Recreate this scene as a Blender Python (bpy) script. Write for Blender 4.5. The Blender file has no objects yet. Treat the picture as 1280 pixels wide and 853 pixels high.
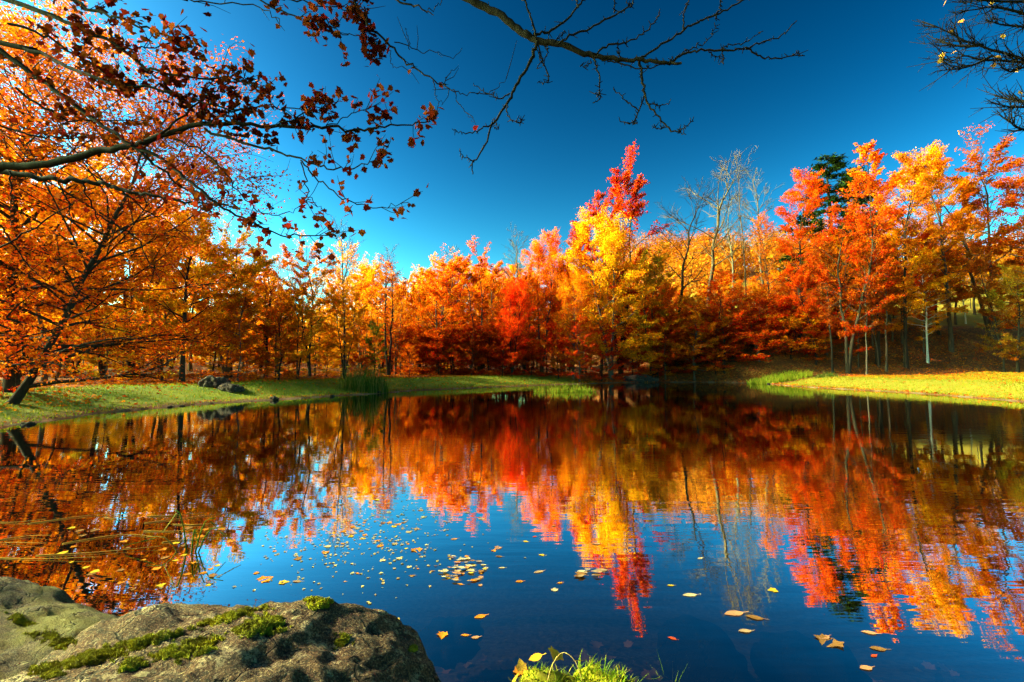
import bpy, math, random
import numpy as np
from mathutils import Vector, Matrix, noise, bvhtree

random.seed(7)
RNG = np.random.default_rng(11)
S = bpy.context.scene
COL = S.collection
R = math.radians

# ------------------------------------------------------------------ camera
FPX, CX, CY = 600.0, 640.0, 426.5
CAM = np.array([0.0, 0.0, 1.6])
TH = math.atan(31.5 / FPX)
FW = np.array([0, math.cos(TH), math.sin(TH)])
UP = np.array([0, -math.sin(TH), math.cos(TH)])


def ray(px, py):
    return FW + np.array([1.0, 0, 0]) * ((px - CX) / FPX) + UP * ((CY - py) / FPX)


def at(px, py, Y):                       # point on a sight line at distance Y ahead
    d = ray(px, py)
    return CAM + d * (Y / d[1])


def on_z(px, py, z=0.0):                 # point on a sight line at height z
    d = ray(px, py)
    return CAM + d * ((z - CAM[2]) / d[2])


cam_d = bpy.data.cameras.new('camera')
cam_d.sensor_width = 36.0
cam_d.lens = 36.0 * FPX / 1280.0
cam_d.clip_start = 0.05
cam_d.clip_end = 4000
cam = bpy.data.objects.new('camera', cam_d)
cam.location = CAM
cam.rotation_euler = (R(90) + TH, 0, 0)
COL.objects.link(cam)
S.camera = cam

# ------------------------------------------------------------------ render settings
S.render.engine = 'CYCLES'
S.cycles.use_denoising = True
S.cycles.denoiser = 'OPENIMAGEDENOISE'
S.cycles.denoising_input_passes = 'RGB_ALBEDO_NORMAL'
S.cycles.max_bounces = 12
S.cycles.diffuse_bounces = 7
S.cycles.glossy_bounces = 3
S.cycles.transmission_bounces = 8
S.cycles.transparent_max_bounces = 6
S.cycles.caustics_reflective = False
S.cycles.caustics_refractive = False
S.cycles.use_adaptive_sampling = False
S.cycles.sample_clamp_indirect = 6
S.view_settings.view_transform = 'Standard'
S.view_settings.look = 'None'
S.view_settings.exposure = 1.1
S.view_settings.gamma = 1.0
S.view_settings.use_curve_mapping = False

# ------------------------------------------------------------------ light
SUN_AZ, SUN_EL = -88.0, 27.0
w = bpy.data.worlds.new('World')
S.world = w
w.use_nodes = True
nt = w.node_tree
nt.nodes.clear()
sky = nt.nodes.new('ShaderNodeTexSky')
sky.sky_type = 'NISHITA'
sky.sun_disc = False
sky.sun_elevation = R(SUN_EL)
sky.sun_rotation = R(SUN_AZ)
sky.air_density = 1.0
sky.dust_density = 1.5
sky.ozone_density = 0.1
sky.altitude = 300
# deepen the clear autumn sky: scale to display range, raise to a power, scale back
SKYK = 0.272
vm = nt.nodes.new('ShaderNodeVectorMath'); vm.operation = 'SCALE'; vm.inputs['Scale'].default_value = SKYK
gm = nt.nodes.new('ShaderNodeGamma'); gm.inputs['Gamma'].default_value = 3.0
hs = nt.nodes.new('ShaderNodeHueSaturation'); hs.inputs['Saturation'].default_value = 1.05
hs.inputs['Hue'].default_value = 0.5
vm2 = nt.nodes.new('ShaderNodeVectorMath'); vm2.operation = 'SCALE'; vm2.inputs['Scale'].default_value = 1.0 / SKYK
bg = nt.nodes.new('ShaderNodeBackground'); bg.inputs['Strength'].default_value = 0.09
wo = nt.nodes.new('ShaderNodeOutputWorld')
L = nt.links.new
tn = nt.nodes.new('ShaderNodeVectorMath'); tn.operation = 'MULTIPLY'; tn.inputs[1].default_value = (.87, 1.12, .97)
L(sky.outputs[0], tn.inputs[0]); L(tn.outputs[0], vm.inputs[0]); L(vm.outputs[0], gm.inputs['Color']); L(gm.outputs[0], hs.inputs['Color'])
L(hs.outputs[0], vm2.inputs[0]); L(vm2.outputs[0], bg.inputs['Color']); L(bg.outputs[0], wo.inputs['Surface'])

sd_ = bpy.data.lights.new('sun', 'SUN')
sd_.energy = 5.0
sd_.angle = R(0.5)
sd_.color = (1.0, 0.84, 0.60)
sun = bpy.data.objects.new('sun', sd_)
to_sun = Vector((math.sin(R(SUN_AZ)) * math.cos(R(SUN_EL)), math.cos(R(SUN_AZ)) * math.cos(R(SUN_EL)), math.sin(R(SUN_EL))))
sun.rotation_euler = to_sun.to_track_quat('Z', 'Y').to_euler()
sun.location = to_sun * 60
COL.objects.link(sun)


# ------------------------------------------------------------------ object helpers
def tag(o, label=None, cat=None, group=None, kind=None):
    if label: o['label'] = label
    if cat: o['category'] = cat
    if group: o['group'] = group
    if kind: o['kind'] = kind
    return o


def empty(name, loc, label, cat, group=None):
    o = bpy.data.objects.new(name, None)
    o.empty_display_size = 0.3
    o.location = [float(v) for v in loc]
    COL.objects.link(o)
    return tag(o, label, cat, group)


def link(name, me, parent=None, mat=None):
    o = bpy.data.objects.new(name, me)
    COL.objects.link(o)
    if mat is not None and len(me.materials) == 0:
        me.materials.append(mat)
    if parent is not None:
        o.parent = parent
    return o


def mesh_np(name, V, F, smooth=False):
    """V (n,3) float array, F (m,k) int array of equal-sized faces"""
    V = np.asarray(V, dtype=np.float32); F = np.asarray(F, dtype=np.int32)
    me = bpy.data.meshes.new(name)
    me.vertices.add(len(V)); me.vertices.foreach_set('co', V.ravel())
    m, k = F.shape
    me.loops.add(m * k); me.loops.foreach_set('vertex_index', F.ravel())
    me.polygons.add(m)
    me.polygons.foreach_set('loop_start', np.arange(0, m * k, k, dtype=np.int32))
    me.polygons.foreach_set('loop_total', np.full(m, k, dtype=np.int32))
    if smooth:
        me.polygons.foreach_set('use_smooth', np.ones(m, dtype=bool))
    me.update(calc_edges=True)
    return me


class Tubes:
    """collects tapered tubes, all as quads, into one mesh"""
    def __init__(self):
        self.V = []; self.F = []; self.n = 0

    def tube(self, P, rad, k=6):
        P = np.asarray(P, float); rad = np.asarray(rad, float)
        n = len(P)
        T = np.gradient(P, axis=0)
        T /= np.linalg.norm(T, axis=1)[:, None] + 1e-9
        ref = np.array([0, 0, 1.0]) if abs(T[0][2]) < 0.9 else np.array([1.0, 0, 0])
        a = np.arange(k) * 2 * math.pi / k
        A = np.cross(T, ref); A /= np.linalg.norm(A, axis=1)[:, None] + 1e-9
        B = np.cross(T, A)
        V = P[:, None, :] + rad[:, None, None] * (np.cos(a)[None, :, None] * A[:, None, :] + np.sin(a)[None, :, None] * B[:, None, :])
        i = np.arange(n - 1)[:, None] * k; j = np.arange(k)[None, :]; j2 = (j + 1) % k
        F = np.stack([i + j, i + j2, i + k + j2, i + k + j], -1).reshape(-1, 4) + self.n
        self.V.append(V.reshape(-1, 3)); self.F.append(F); self.n += n * k

    def mesh(self, name, smooth=True):
        return mesh_np(name, np.concatenate(self.V), np.concatenate(self.F), smooth)


def spline(P, n):
    """Catmull-Rom resample"""
    P = np.asarray(P, float)
    if len(P) < 3:
        t = np.linspace(0, 1, n)[:, None]
        return P[0] * (1 - t) + P[-1] * t
    Q = np.vstack([2 * P[0] - P[1], P, 2 * P[-1] - P[-2]])
    out = []
    for u in np.linspace(0, len(P) - 1 - 1e-6, n):
        i = int(u); f = u - i
        p0, p1, p2, p3 = Q[i], Q[i + 1], Q[i + 2], Q[i + 3]
        out.append(0.5 * ((2 * p1) + (p2 - p0) * f + (2 * p0 - 5 * p1 + 4 * p2 - p3) * f * f + (3 * p1 - p0 - 3 * p2 + p3) * f ** 3))
    return np.array(out)


def unit(v):
    v = np.asarray(v, float)
    return v / (np.linalg.norm(v, axis=-1, keepdims=True) + 1e-9)


# leaf templates lie in the XY plane, tip along +X, about 1 long
KITE = (np.array([[-.5, 0, 0], [0, -.36, .10], [.5, 0, -.06], [0, .36, .10]]), np.array([[0, 1, 2, 3]]))
NEEDLE = (np.array([[-.5, 0, 0], [0, -.12, .03], [.5, 0, -.08], [0, .12, .03]]), np.array([[0, 1, 2, 3]]))
_mo = np.array([[-.48, 0], [-.34, -.20], [-.44, -.38], [-.20, -.36], [.02, -.52], [.12, -.28], [.26, -.22], [.52, 0], [.28, .20], [.10, .30], [.04, .50], [-.18, .38], [-.44, .36], [-.34, .20]])
MAPLE = (np.vstack([[[0, 0, -.03]], np.c_[_mo, .10 * np.abs(_mo[:, 1]) - .08 * _mo[:, 0] ** 2]]),
         np.array([[0, 1 + i, 1 + (i + 1) % 14] for i in range(14)]))
_ov = np.array([[-.78, .03], [-.5, .03], [-.36, .17], [-.16, .27], [.06, .25], [.26, .15], [.5, 0], [.24, -.19], [.02, -.25], [-.2, -.23], [-.38, -.14], [-.5, -.03], [-.78, -.02]])
OVAL = (np.vstack([[[0, 0, -.015]], np.c_[_ov, .10 * np.abs(_ov[:, 1]) * (1 + .9 * _ov[:, 0]) + .05 * _ov[:, 0] ** 2]]),
        np.array([[0, 1 + i, 1 + (i + 1) % 13] for i in range(13)]))
BLADE = (np.array([[0, -.5, 0], [0, .5, 0], [0.12, .32, .55], [0.12, -.32, .55]]), np.array([[0, 1, 2, 3]]))


def scatter(C, N, size, tmpl=KITE, rng=RNG, spin=None, name='leaves'):
    """one mesh of len(C) copies of a template, normals N"""
    tv, tf = tmpl
    n = len(C)
    N = unit(N)
    rnd = rng.normal(size=(n, 3)) if spin is None else spin
    A = unit(np.cross(N, rnd)); B = np.cross(N, A)
    s = np.asarray(size)[:, None, None]
    V = C[:, None, :] + s * (tv[None, :, 0:1] * A[:, None, :] + tv[None, :, 1:2] * B[:, None, :] + tv[None, :, 2:3] * N[:, None, :])
    F = tf[None] + (np.arange(n) * len(tv))[:, None, None]
    return mesh_np(name, V.reshape(-1, 3), F.reshape(-1, tf.shape[1]))


# ------------------------------------------------------------------ material helpers
class NT:
    def __init__(self, name):
        self.m = bpy.data.materials.new(name); self.m.use_nodes = True
        self.t = self.m.node_tree; self.t.nodes.clear()
        self.out = self.n('ShaderNodeOutputMaterial')

    def n(self, typ, **kw):
        nd = self.t.nodes.new(typ)
        for k, v in kw.items():
            if hasattr(nd, k): setattr(nd, k, v)
            else: nd.inputs[k].default_value = v
        return nd

    def l(self, a, b):
        self.t.links.new(a, b)

    def noise(self, scale, detail=4, vec=None, rough=.6, w=None):
        nd = self.n('ShaderNodeTexNoise', noise_dimensions='4D' if w is not None else '3D')
        nd.inputs['Scale'].default_value = scale; nd.inputs['Detail'].default_value = detail
        nd.inputs['Roughness'].default_value = rough
        if vec is not None: self.l(vec, nd.inputs['Vector'])
        if w is not None: self.l(w, nd.inputs['W'])
        return nd.outputs['Fac']

    def ramp(self, fac, stops):
        nd = self.n('ShaderNodeValToRGB')
        e = nd.color_ramp.elements
        while len(e) < len(stops): e.new(.5)
        for el, (p, c) in zip(e, stops):
            el.position = p
            el.color = (c, c, c, 1) if isinstance(c, (int, float)) else (*c, 1)
        self.l(fac, nd.inputs['Fac'])
        return nd.outputs['Color']

    def mix(self, fac, a, b, typ='MIX'):
        nd = self.n('ShaderNodeMix', data_type='RGBA', blend_type=typ)
        for v, i in ((fac, 0), (a, 6), (b, 7)):
            if hasattr(v, 'links'): self.l(v, nd.inputs[i])
            elif isinstance(v, (int, float)): nd.inputs[i].default_value = v
            else: nd.inputs[i].default_value = (*v, 1)
        return nd.outputs[2]

    def math(self, op, a, b=0.0, c=None):
        nd = self.n('ShaderNodeMath', operation=op)
        for v, i in ((a, 0), (b, 1), (c, 2)):
            if v is None: continue
            if hasattr(v, 'links'): self.l(v, nd.inputs[i])
            else: nd.inputs[i].default_value = v
        return nd.outputs[0]

    def coord(self, which='Object'):
        return self.n('ShaderNodeTexCoord').outputs[which]

    def bump(self, h, strength, dist):
        nd = self.n('ShaderNodeBump'); nd.inputs['Strength'].default_value = strength; nd.inputs['Distance'].default_value = dist
        self.l(h, nd.inputs['Height'])
        return nd.outputs[0]

    def principled(self, color, rough=.85, spec=.3, normal=None):
        p = self.n('ShaderNodeBsdfPrincipled')
        if hasattr(color, 'links'): self.l(color, p.inputs['Base Color'])
        else: p.inputs['Base Color'].default_value = (*color, 1)
        p.inputs['Roughness'].default_value = rough
        p.inputs['Specular IOR Level'].default_value = spec
        if normal is not None: self.l(normal, p.inputs['Normal'])
        self.l(p.outputs[0], self.out.inputs['Surface'])
        return p


def leaf_material(name, trans=.45, nscale=.4, var=(.5, 1.3)):
    """colour = object colour mixed with the object's second tint in patches, varied leaf by leaf"""
    m = NT(name)
    oi = m.n('ShaderNodeObjectInfo')
    t2 = m.n('ShaderNodeAttribute', attribute_type='OBJECT', attribute_name='tint')
    wv = m.math('MULTIPLY', oi.outputs['Random'], 37.0)
    f = m.noise(nscale, 2, m.coord(), .6, wv)
    f = m.ramp(f, [(.36, 0.0), (.64, 1.0)])
    c = m.mix(f, oi.outputs['Color'], t2.outputs['Color'])
    g = m.n('ShaderNodeNewGeometry')
    hsv = m.n('ShaderNodeHueSaturation')
    r1 = g.outputs['Random Per Island']
    m.l(c, hsv.inputs['Color'])
    m.l(m.math('MULTIPLY_ADD', r1, var[1] - var[0], var[0]), hsv.inputs['Value'])
    r2 = m.math('FRACT', m.math('MULTIPLY', r1, 91.7))
    m.l(m.math('MULTIPLY_ADD', r2, .032, .493), hsv.inputs['Hue'])
    d = m.n('ShaderNodeBsdfDiffuse'); tr = m.n('ShaderNodeBsdfTranslucent')
    m.l(hsv.outputs[0], d.inputs['Color']); m.l(hsv.outputs[0], tr.inputs['Color'])
    mx = m.n('ShaderNodeMixShader'); mx.inputs[0].default_value = trans
    m.l(d.outputs[0], mx.inputs[1]); m.l(tr.outputs[0], mx.inputs[2])
    m.l(mx.outputs[0], m.out.inputs['Surface'])
    return m.m


M_LEAF = leaf_material('autumn_leaves', .58, .42, (.6, 1.35))
M_NEARLEAF = leaf_material('near_maple_leaves', .4, 1.2)
M_NEEDLE = leaf_material('needles', .15)
M_FLOAT = leaf_material('floating_leaves', .1, 14.0, (.75, 1.2))


def bark_material(name, birch=False):
    m = NT(name)
    oi = m.n('ShaderNodeObjectInfo')
    mp = m.n('ShaderNodeMapping'); mp.inputs['Scale'].default_value = (2.2, 2.2, .45) if not birch else (.6, .6, 6)
    m.l(m.coord(), mp.inputs[0])
    f = m.noise(5.0, 6, mp.outputs[0], .7)
    if birch:
        c = m.mix(m.ramp(f, [(.56, 0.0), (.64, 1.0)]), oi.outputs['Color'], (.05, .04, .035))
    else:
        c = m.mix(1.0, oi.outputs['Color'], m.ramp(f, [(.25, .45), (.75, 1.5)]), 'MULTIPLY')
    m.principled(c, .95, .06, m.bump(f, .6, .03))
    return m.m


M_BARK = bark_material('bark')
M_BIRCH = bark_material('birch_bark', True)

# ------------------------------------------------------------------ terrain
POND = np.array([(-3.3, 2.9), (-2.2, 2.2), (-.4, 2.05), (.1, 2.28), (.5, 2.36), (.9, 2.22), (1.6, 2.05), (3.0, 1.9), (5.5, 1.6), (9, 3), (13, 5.5), (19, 10), (23, 15),
                 (22.9, 21.3), (23.6, 25.5), (23.9, 28.5), (23.2, 33), (22.4, 38), (23.2, 44), (21, 47.2), (17.5, 48), (12.8, 47.6), (9, 45.6), (5.5, 43), (2, 40),
                 (-1.2, 37), (-4, 34), (-6.6, 31.4), (-7.6, 28.2), (-9.3, 26.2), (-10.6, 23.8), (-13.0, 20.6), (-14.0, 16.5), (-13.2, 12.6), (-12.2, 9.3), (-8.6, 6.8), (-5.2, 4.3)])


def smooth(a, b, x):
    t = np.clip((x - a) / (b - a), 0, 1)
    return t * t * (3 - 2 * t)


def pond_sd(x, y):
    P = np.stack([x, y], -1)
    d = np.full(x.shape, 1e9); inside = np.zeros(x.shape, bool)
    n = len(POND)
    for i in range(n):
        a, b = POND[i], POND[(i + 1) % n]
        e = b - a
        t = np.clip(((P - a) @ e) / (e @ e), 0, 1)
        q = P - a - t[..., None] * e
        d = np.minimum(d, np.hypot(q[..., 0], q[..., 1]))
        c = ((a[1] <= y) & (b[1] > y)) | ((b[1] <= y) & (a[1] > y))
        xi = a[0] + (y - a[1]) / (e[1] if abs(e[1]) > 1e-9 else 1e-9) * e[0]
        inside ^= c & (x < xi)
    return np.where(inside, -d, d)


def wig(x, y):
    return (np.sin(x * .9 + 1.3 * np.sin(y * .6)) * np.cos(y * .8 + np.sin(x * .5)) * .5 + .3 * np.sin(x * 2.3 + y * 1.7) + .2 * np.sin(x * 4.1 - y * 3.3 + 1))


def height(x, y):
    x = np.asarray(x, float); y = np.asarray(y, float)
    sd = pond_sd(x, y) + .14 * wig(x * 1.7, y * 1.7) * smooth(6, 14, y)
    near = 1 - smooth(3.5, 11, y)
    bed = -np.minimum(1.6, .12 + .34 * -sd)
    bed = np.where(sd < 0, np.minimum(-.0 + .5 * sd, 0) * (sd > -.25) + bed * (sd <= -.25), 0)
    bank = .05 + .62 * smooth(0, 4.8, sd) + .014 * np.clip(sd - 4.8, 0, 60)
    nb = .03 + .16 * smooth(0, 1.6, sd)
    out = bank * (1 - near) + nb * near
    fx = smooth(13, 27, x)
    out = out + fx * smooth(0, 1, (y - 43.5) / 12) * 5.2 * smooth(0, 2.5, sd)
    out = out + smooth(20, 34, x) * np.clip(y - 55, 0, 42) * .27
    out = out + smooth(90, 150, y) * 11 * np.exp(-((x - 62) / 60) ** 2) + smooth(60, 200, y) * 4
    out = out + .07 * wig(x, y) * smooth(1.5, 6, sd) + .25 * wig(x * .23, y * .23) * smooth(6, 20, sd)
    return np.where(sd < 0, bed, out)


def hz(x, y):
    return float(height(np.array([x]), np.array([y]))[0])


def axis(lo, f0, f1, hi, fine, extra=None):
    a = np.arange(f0, f1, fine)
    if extra is not None:
        e0, e1, es = extra
        a = np.concatenate([a[a < e0], np.arange(e0, e1, es), a[a >= e1]])
    left = [f0]; s = fine
    while left[-1] > lo:
        s *= 1.18; left.append(left[-1] - s)
    right = [a[-1]]; s = fine
    while right[-1] < hi:
        s *= 1.18; right.append(right[-1] + s)
    return np.concatenate([np.array(left[1:])[::-1], a, np.array(right[1:])])


gx = axis(-1500, -26, 42, 1500, .42, (-4, 5, .1))
gy = axis(-900, -2, 62, 2200, .42, (.6, 4.4, .1))
GX, GY = np.meshgrid(gx, gy)
GZ = height(GX, GY)
nx, ny = len(gx), len(gy)
idx = np.arange(nx * ny).reshape(ny, nx)
F = np.stack([idx[:-1, :-1], idx[:-1, 1:], idx[1:, 1:], idx[1:, :-1]], -1).reshape(-1, 4)
me = mesh_np('ground', np.stack([GX, GY, GZ], -1).reshape(-1, 3), F, True)
SD = pond_sd(GX, GY)
left_lawn = smooth(.5, 1.2, SD) * (1 - smooth(4.6, 6.6, SD + wig(GX, GY))) * (GX < 9) * smooth(9, 13, GY) * (1 - smooth(3, 8, GX))
right_lawn = smooth(.25, .8, SD) * (GX > 20) * (1 - smooth(41, 43.5, GY + wig(GX, GY) * .6)) * smooth(5, 9, GY)
meadow = smooth(24, 32, GX) * smooth(53.5, 56, GY + .8 * wig(GX, GY)) * (1 - smooth(92, 100, GY))
nearg = (GY < 3) * smooth(.1, .5, SD) * .8
za = np.zeros((nx * ny, 4), np.float32)
za[:, 0] = np.clip(left_lawn + right_lawn * .9 + nearg, 0, 1).ravel()
za[:, 1] = np.clip(meadow + right_lawn * .75, 0, 1).ravel()
za[:, 2] = (SD < .12).ravel()
za[:, 3] = 1
at_ = me.attributes.new('zone', 'FLOAT_COLOR', 'POINT')
at_.data.foreach_set('color', za.ravel())

m = NT('ground_soil')
pos = m.coord()
z = m.n('ShaderNodeAttribute', attribute_type='GEOMETRY', attribute_name='zone')
sep = m.n('ShaderNodeSeparateColor'); m.l(z.outputs['Color'], sep.inputs[0])
vor = m.n('ShaderNodeTexVoronoi'); vor.inputs['Scale'].default_value = 9.0; m.l(pos, vor.inputs['Vector'])
fl = m.n('ShaderNodeSeparateColor'); m.l(vor.outputs['Color'], fl.inputs[0])
litter = m.ramp(fl.outputs[0], [(0.0, (.055, .016, .004)), (.35, (.15, .034, .005)), (.6, (.27, .055, .006)), (.8, (.24, .10, .010)), (1.0, (.10, .04, .010))])
n1 = m.noise(.7, 5, pos); n2 = m.noise(14, 4, pos)
litter = m.mix(m.ramp(n1, [(.4, 0.0), (.6, .7)]), litter, (.065, .02, .006))
grass = m.mix(m.ramp(n1, [(.38, 0.0), (.62, 1.0)]), (.10, .15, .005), (.24, .22, .007))
grass = m.mix(m.ramp(n2, [(.35, .55), (.75, 0.0)]), grass, (.05, .06, .01))
mead = m.mix(m.ramp(n1, [(.36, 0.0), (.6, 1.0)]), (.24, .19, .012), (.15, .17, .012))
mead = m.mix(m.ramp(n2, [(.42, .6), (.7, 0.0)]), mead, (.28, .11, .014))
mud = m.mix(m.ramp(n2, [(.35, 0.0), (.7, 1.0)]), (.10, .055, .03), (.22, .12, .065))
c = m.mix(sep.outputs[0], litter, grass)
c = m.mix(sep.outputs[1], c, mead)
c = m.mix(sep.outputs[2], c, mud)
m.principled(c, .95, .15, m.bump(n2, .7, .06))
me.materials.append(m.m)
ground = link('ground', me)
tag(ground, 'grassy and leaf strewn banks, wood floor and rising meadow around the pond', 'ground', kind='structure')

# ------------------------------------------------------------------ water
wx, wy = np.linspace(-30, 32, 40), np.linspace(-.2, 54, 40)
WX, WY = np.meshgrid(wx, wy)
ii = np.arange(1600).reshape(40, 40)
F = np.stack([ii[:-1, :-1], ii[:-1, 1:], ii[1:, 1:], ii[1:, :-1]], -1).reshape(-1, 4)
me = mesh_np('water', np.stack([WX, WY, np.zeros_like(WX)], -1).reshape(-1, 3), F, True)
m = NT('pond_water')
pos = m.coord()
mp = m.n('ShaderNodeMapping'); mp.inputs['Scale'].default_value = (.55, 2.6, 1); mp.inputs['Rotation'].default_value = (0, 0, R(-6)); m.l(pos, mp.inputs[0])
r1 = m.noise(1.5, 3, mp.outputs[0], .55)
mp2 = m.n('ShaderNodeMapping'); mp2.inputs['Scale'].default_value = (.30, .55, 1); m.l(pos, mp2.inputs[0])
calm = m.ramp(m.noise(.35, 2, mp2.outputs[0], .5), [(.40, .25), (.62, 1.0)])
hgt = m.math('MULTIPLY', r1, calm)
nrm = m.bump(hgt, 1.0, .0033)
fr = m.n('ShaderNodeFresnel', IOR=1.33); m.l(nrm, fr.inputs['Normal'])
mr = m.n('ShaderNodeMapRange'); mr.inputs[1].default_value = .045; mr.inputs[2].default_value = .15
mr.inputs[3].default_value = .24; mr.inputs[4].default_value = .96
m.l(fr.outputs[0], mr.inputs[0])
gl = m.n('ShaderNodeBsdfGlossy'); gl.inputs['Roughness'].default_value = .012; m.l(nrm, gl.inputs['Normal'])
tp = m.n('ShaderNodeBsdfTransparent'); tp.inputs['Color'].default_value = (.80, .76, .66, 1)
mx = m.n('ShaderNodeMixShader'); m.l(mr.outputs[0], mx.inputs[0]); m.l(tp.outputs[0], mx.inputs[1]); m.l(gl.outputs[0], mx.inputs[2])
m.l(mx.outputs[0], m.out.inputs['Surface'])
me.materials.append(m.m)
water = tag(link('water', me), 'still pond water mirroring the autumn trees and blue sky', 'water', kind='structure')


# ------------------------------------------------------------------ tree generator
def gen_tree(seed, H=16., r0=.2, cb=.25, CR=4.2, nb=34, prof=None, n_leaf=9000, ls=.18, el=(15, 60), stems=1, wander=.25, droop=0., nsub=(4, 7),
             lean=(0, 0), spread=.07, twigs=0, flat=.9, tmpl=KITE, rmin=.006, fork=.09):
    rng = np.random.default_rng(seed)
    if prof is None: prof = lambda u: math.sqrt(max(.04, 1 - ((u - .42) / .64) ** 2))
    T = Tubes(); segs = []
    for s in range(stems):
        n = 10
        t = np.linspace(0, 1, n)
        a0 = rng.uniform(0, 6.28); spr = 0 if stems == 1 else H * fork
        wx_ = np.cumsum(rng.normal(0, wander, n)) * t; wy_ = np.cumsum(rng.normal(0, wander, n)) * t
        hs_ = H * (1 if s == 0 else rng.uniform(.75, .95))
        ln = np.array(lean)
        P = np.stack([wx_ + spr * math.cos(a0) * t + ln[0] * (t ** .8), wy_ + spr * math.sin(a0) * t + ln[1] * t, -.25 + (hs_ + .25) * t], -1)
        rad = r0 * (.8 if stems > 1 else 1) * (1 - t) ** .85 + .014
        rad[0] *= 1.35
        Ps = spline(P, 22); rs = np.interp(np.linspace(0, 1, 22), t, rad)
        T.tube(Ps, rs, 7)
        for i in range(nb // stems):
            u = (i + rng.uniform()) / (nb // stems)
            tt = cb + (1 - cb) * u * .985
            k = tt * 21; k0 = min(20, int(k)); p0 = Ps[k0] + (Ps[k0 + 1] - Ps[k0]) * (k - k0)
            rt = np.interp(tt, np.linspace(0, 1, 22), rs)
            az = i * 2.4 + rng.uniform(-.6, .6) + s
            Lb = CR * prof(u) * rng.uniform(.62, 1.18) + .25
            e = R(el[0] + (el[1] - el[0]) * u + rng.uniform(-12, 12))
            d = np.array([math.cos(az) * math.cos(e), math.sin(az) * math.cos(e), math.sin(e)])
            q = [p0]
            for j in range(4):
                d = unit(d + rng.normal(0, .13, 3) + np.array([0, 0, .07 - droop * (j + 1)]))
                q.append(q[-1] + d * Lb / 4)
            q = np.array(q); br = max(rmin * 1.6, min(rt * .55, .012 + Lb * .014))
            T.tube(q, np.linspace(br, rmin, 5), 4)
            dens = rng.choice([.25, .7, 1.0, 1.35], p=[.15, .25, .35, .25])
            segs.append((q[2], q[4], dens * Lb * .35))
            for j in range(rng.integers(*nsub)):
                sp = rng.uniform(.22, 1.0); kk = sp * 3.999; k1 = int(kk)
                b0 = q[k1] + (q[k1 + 1] - q[k1]) * (kk - k1)
                az2 = az + rng.choice([-1, 1]) * rng.uniform(.35, 1.2)
                e2 = e * .45 + R(rng.uniform(-14, 22)) - droop
                L2 = Lb * rng.uniform(.24, .5) * (1.15 - .5 * sp) + .15
                d2 = np.array([math.cos(az2) * math.cos(e2), math.sin(az2) * math.cos(e2), math.sin(e2)])
                b1 = b0 + d2 * L2 * .5 + rng.normal(0, .05, 3) * L2
                b2 = b1 + unit(d2 + rng.normal(0, .2, 3) + np.array([0, 0, .12 - droop])) * L2 * .5
                T.tube([b0, b1, b2], [br * .5, br * .35 + .002, rmin * .7], 3)
                segs.append((b0, b2, dens * L2))
                for g in range(twigs):
                    c0 = b0 + (b2 - b0) * rng.uniform(.2, 1)
                    c1 = c0 + unit(d2 + rng.normal(0, .6, 3) + np.array([0, 0, .3])) * L2 * rng.uniform(.3, .6)
                    T.tube([c0, (c0 + c1) / 2 + rng.normal(0, .03, 3), c1], [rmin, rmin * .8, rmin * .55], 3)
    tm = T.mesh('trunk')
    cm = None
    if n_leaf:
        A = np.array([s_[0] for s_ in segs]); B = np.array([s_[1] for s_ in segs]); W = np.array([s_[2] for s_ in segs])
        pick = rng.choice(len(W), n_leaf, p=W / W.sum())
        u = rng.uniform(.1, 1.12, n_leaf)[:, None]
        C = A[pick] * (1 - u) + B[pick] * u + rng.normal(0, 1, (n_leaf, 3)) * np.array([1, 1, .55]) * spread * CR * .62
        N = rng.normal(0, 1, (n_leaf, 3)) * .62 + np.array([0, 0, flat])
        cm = scatter(C, N, ls * rng.uniform(.6, 1.25, n_leaf), tmpl, rng, name='crown')
    if n_leaf: H = float(np.percentile(C[:, 2], 99.3))
    return dict(trunk=tm, crown=cm, H=H)


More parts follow.
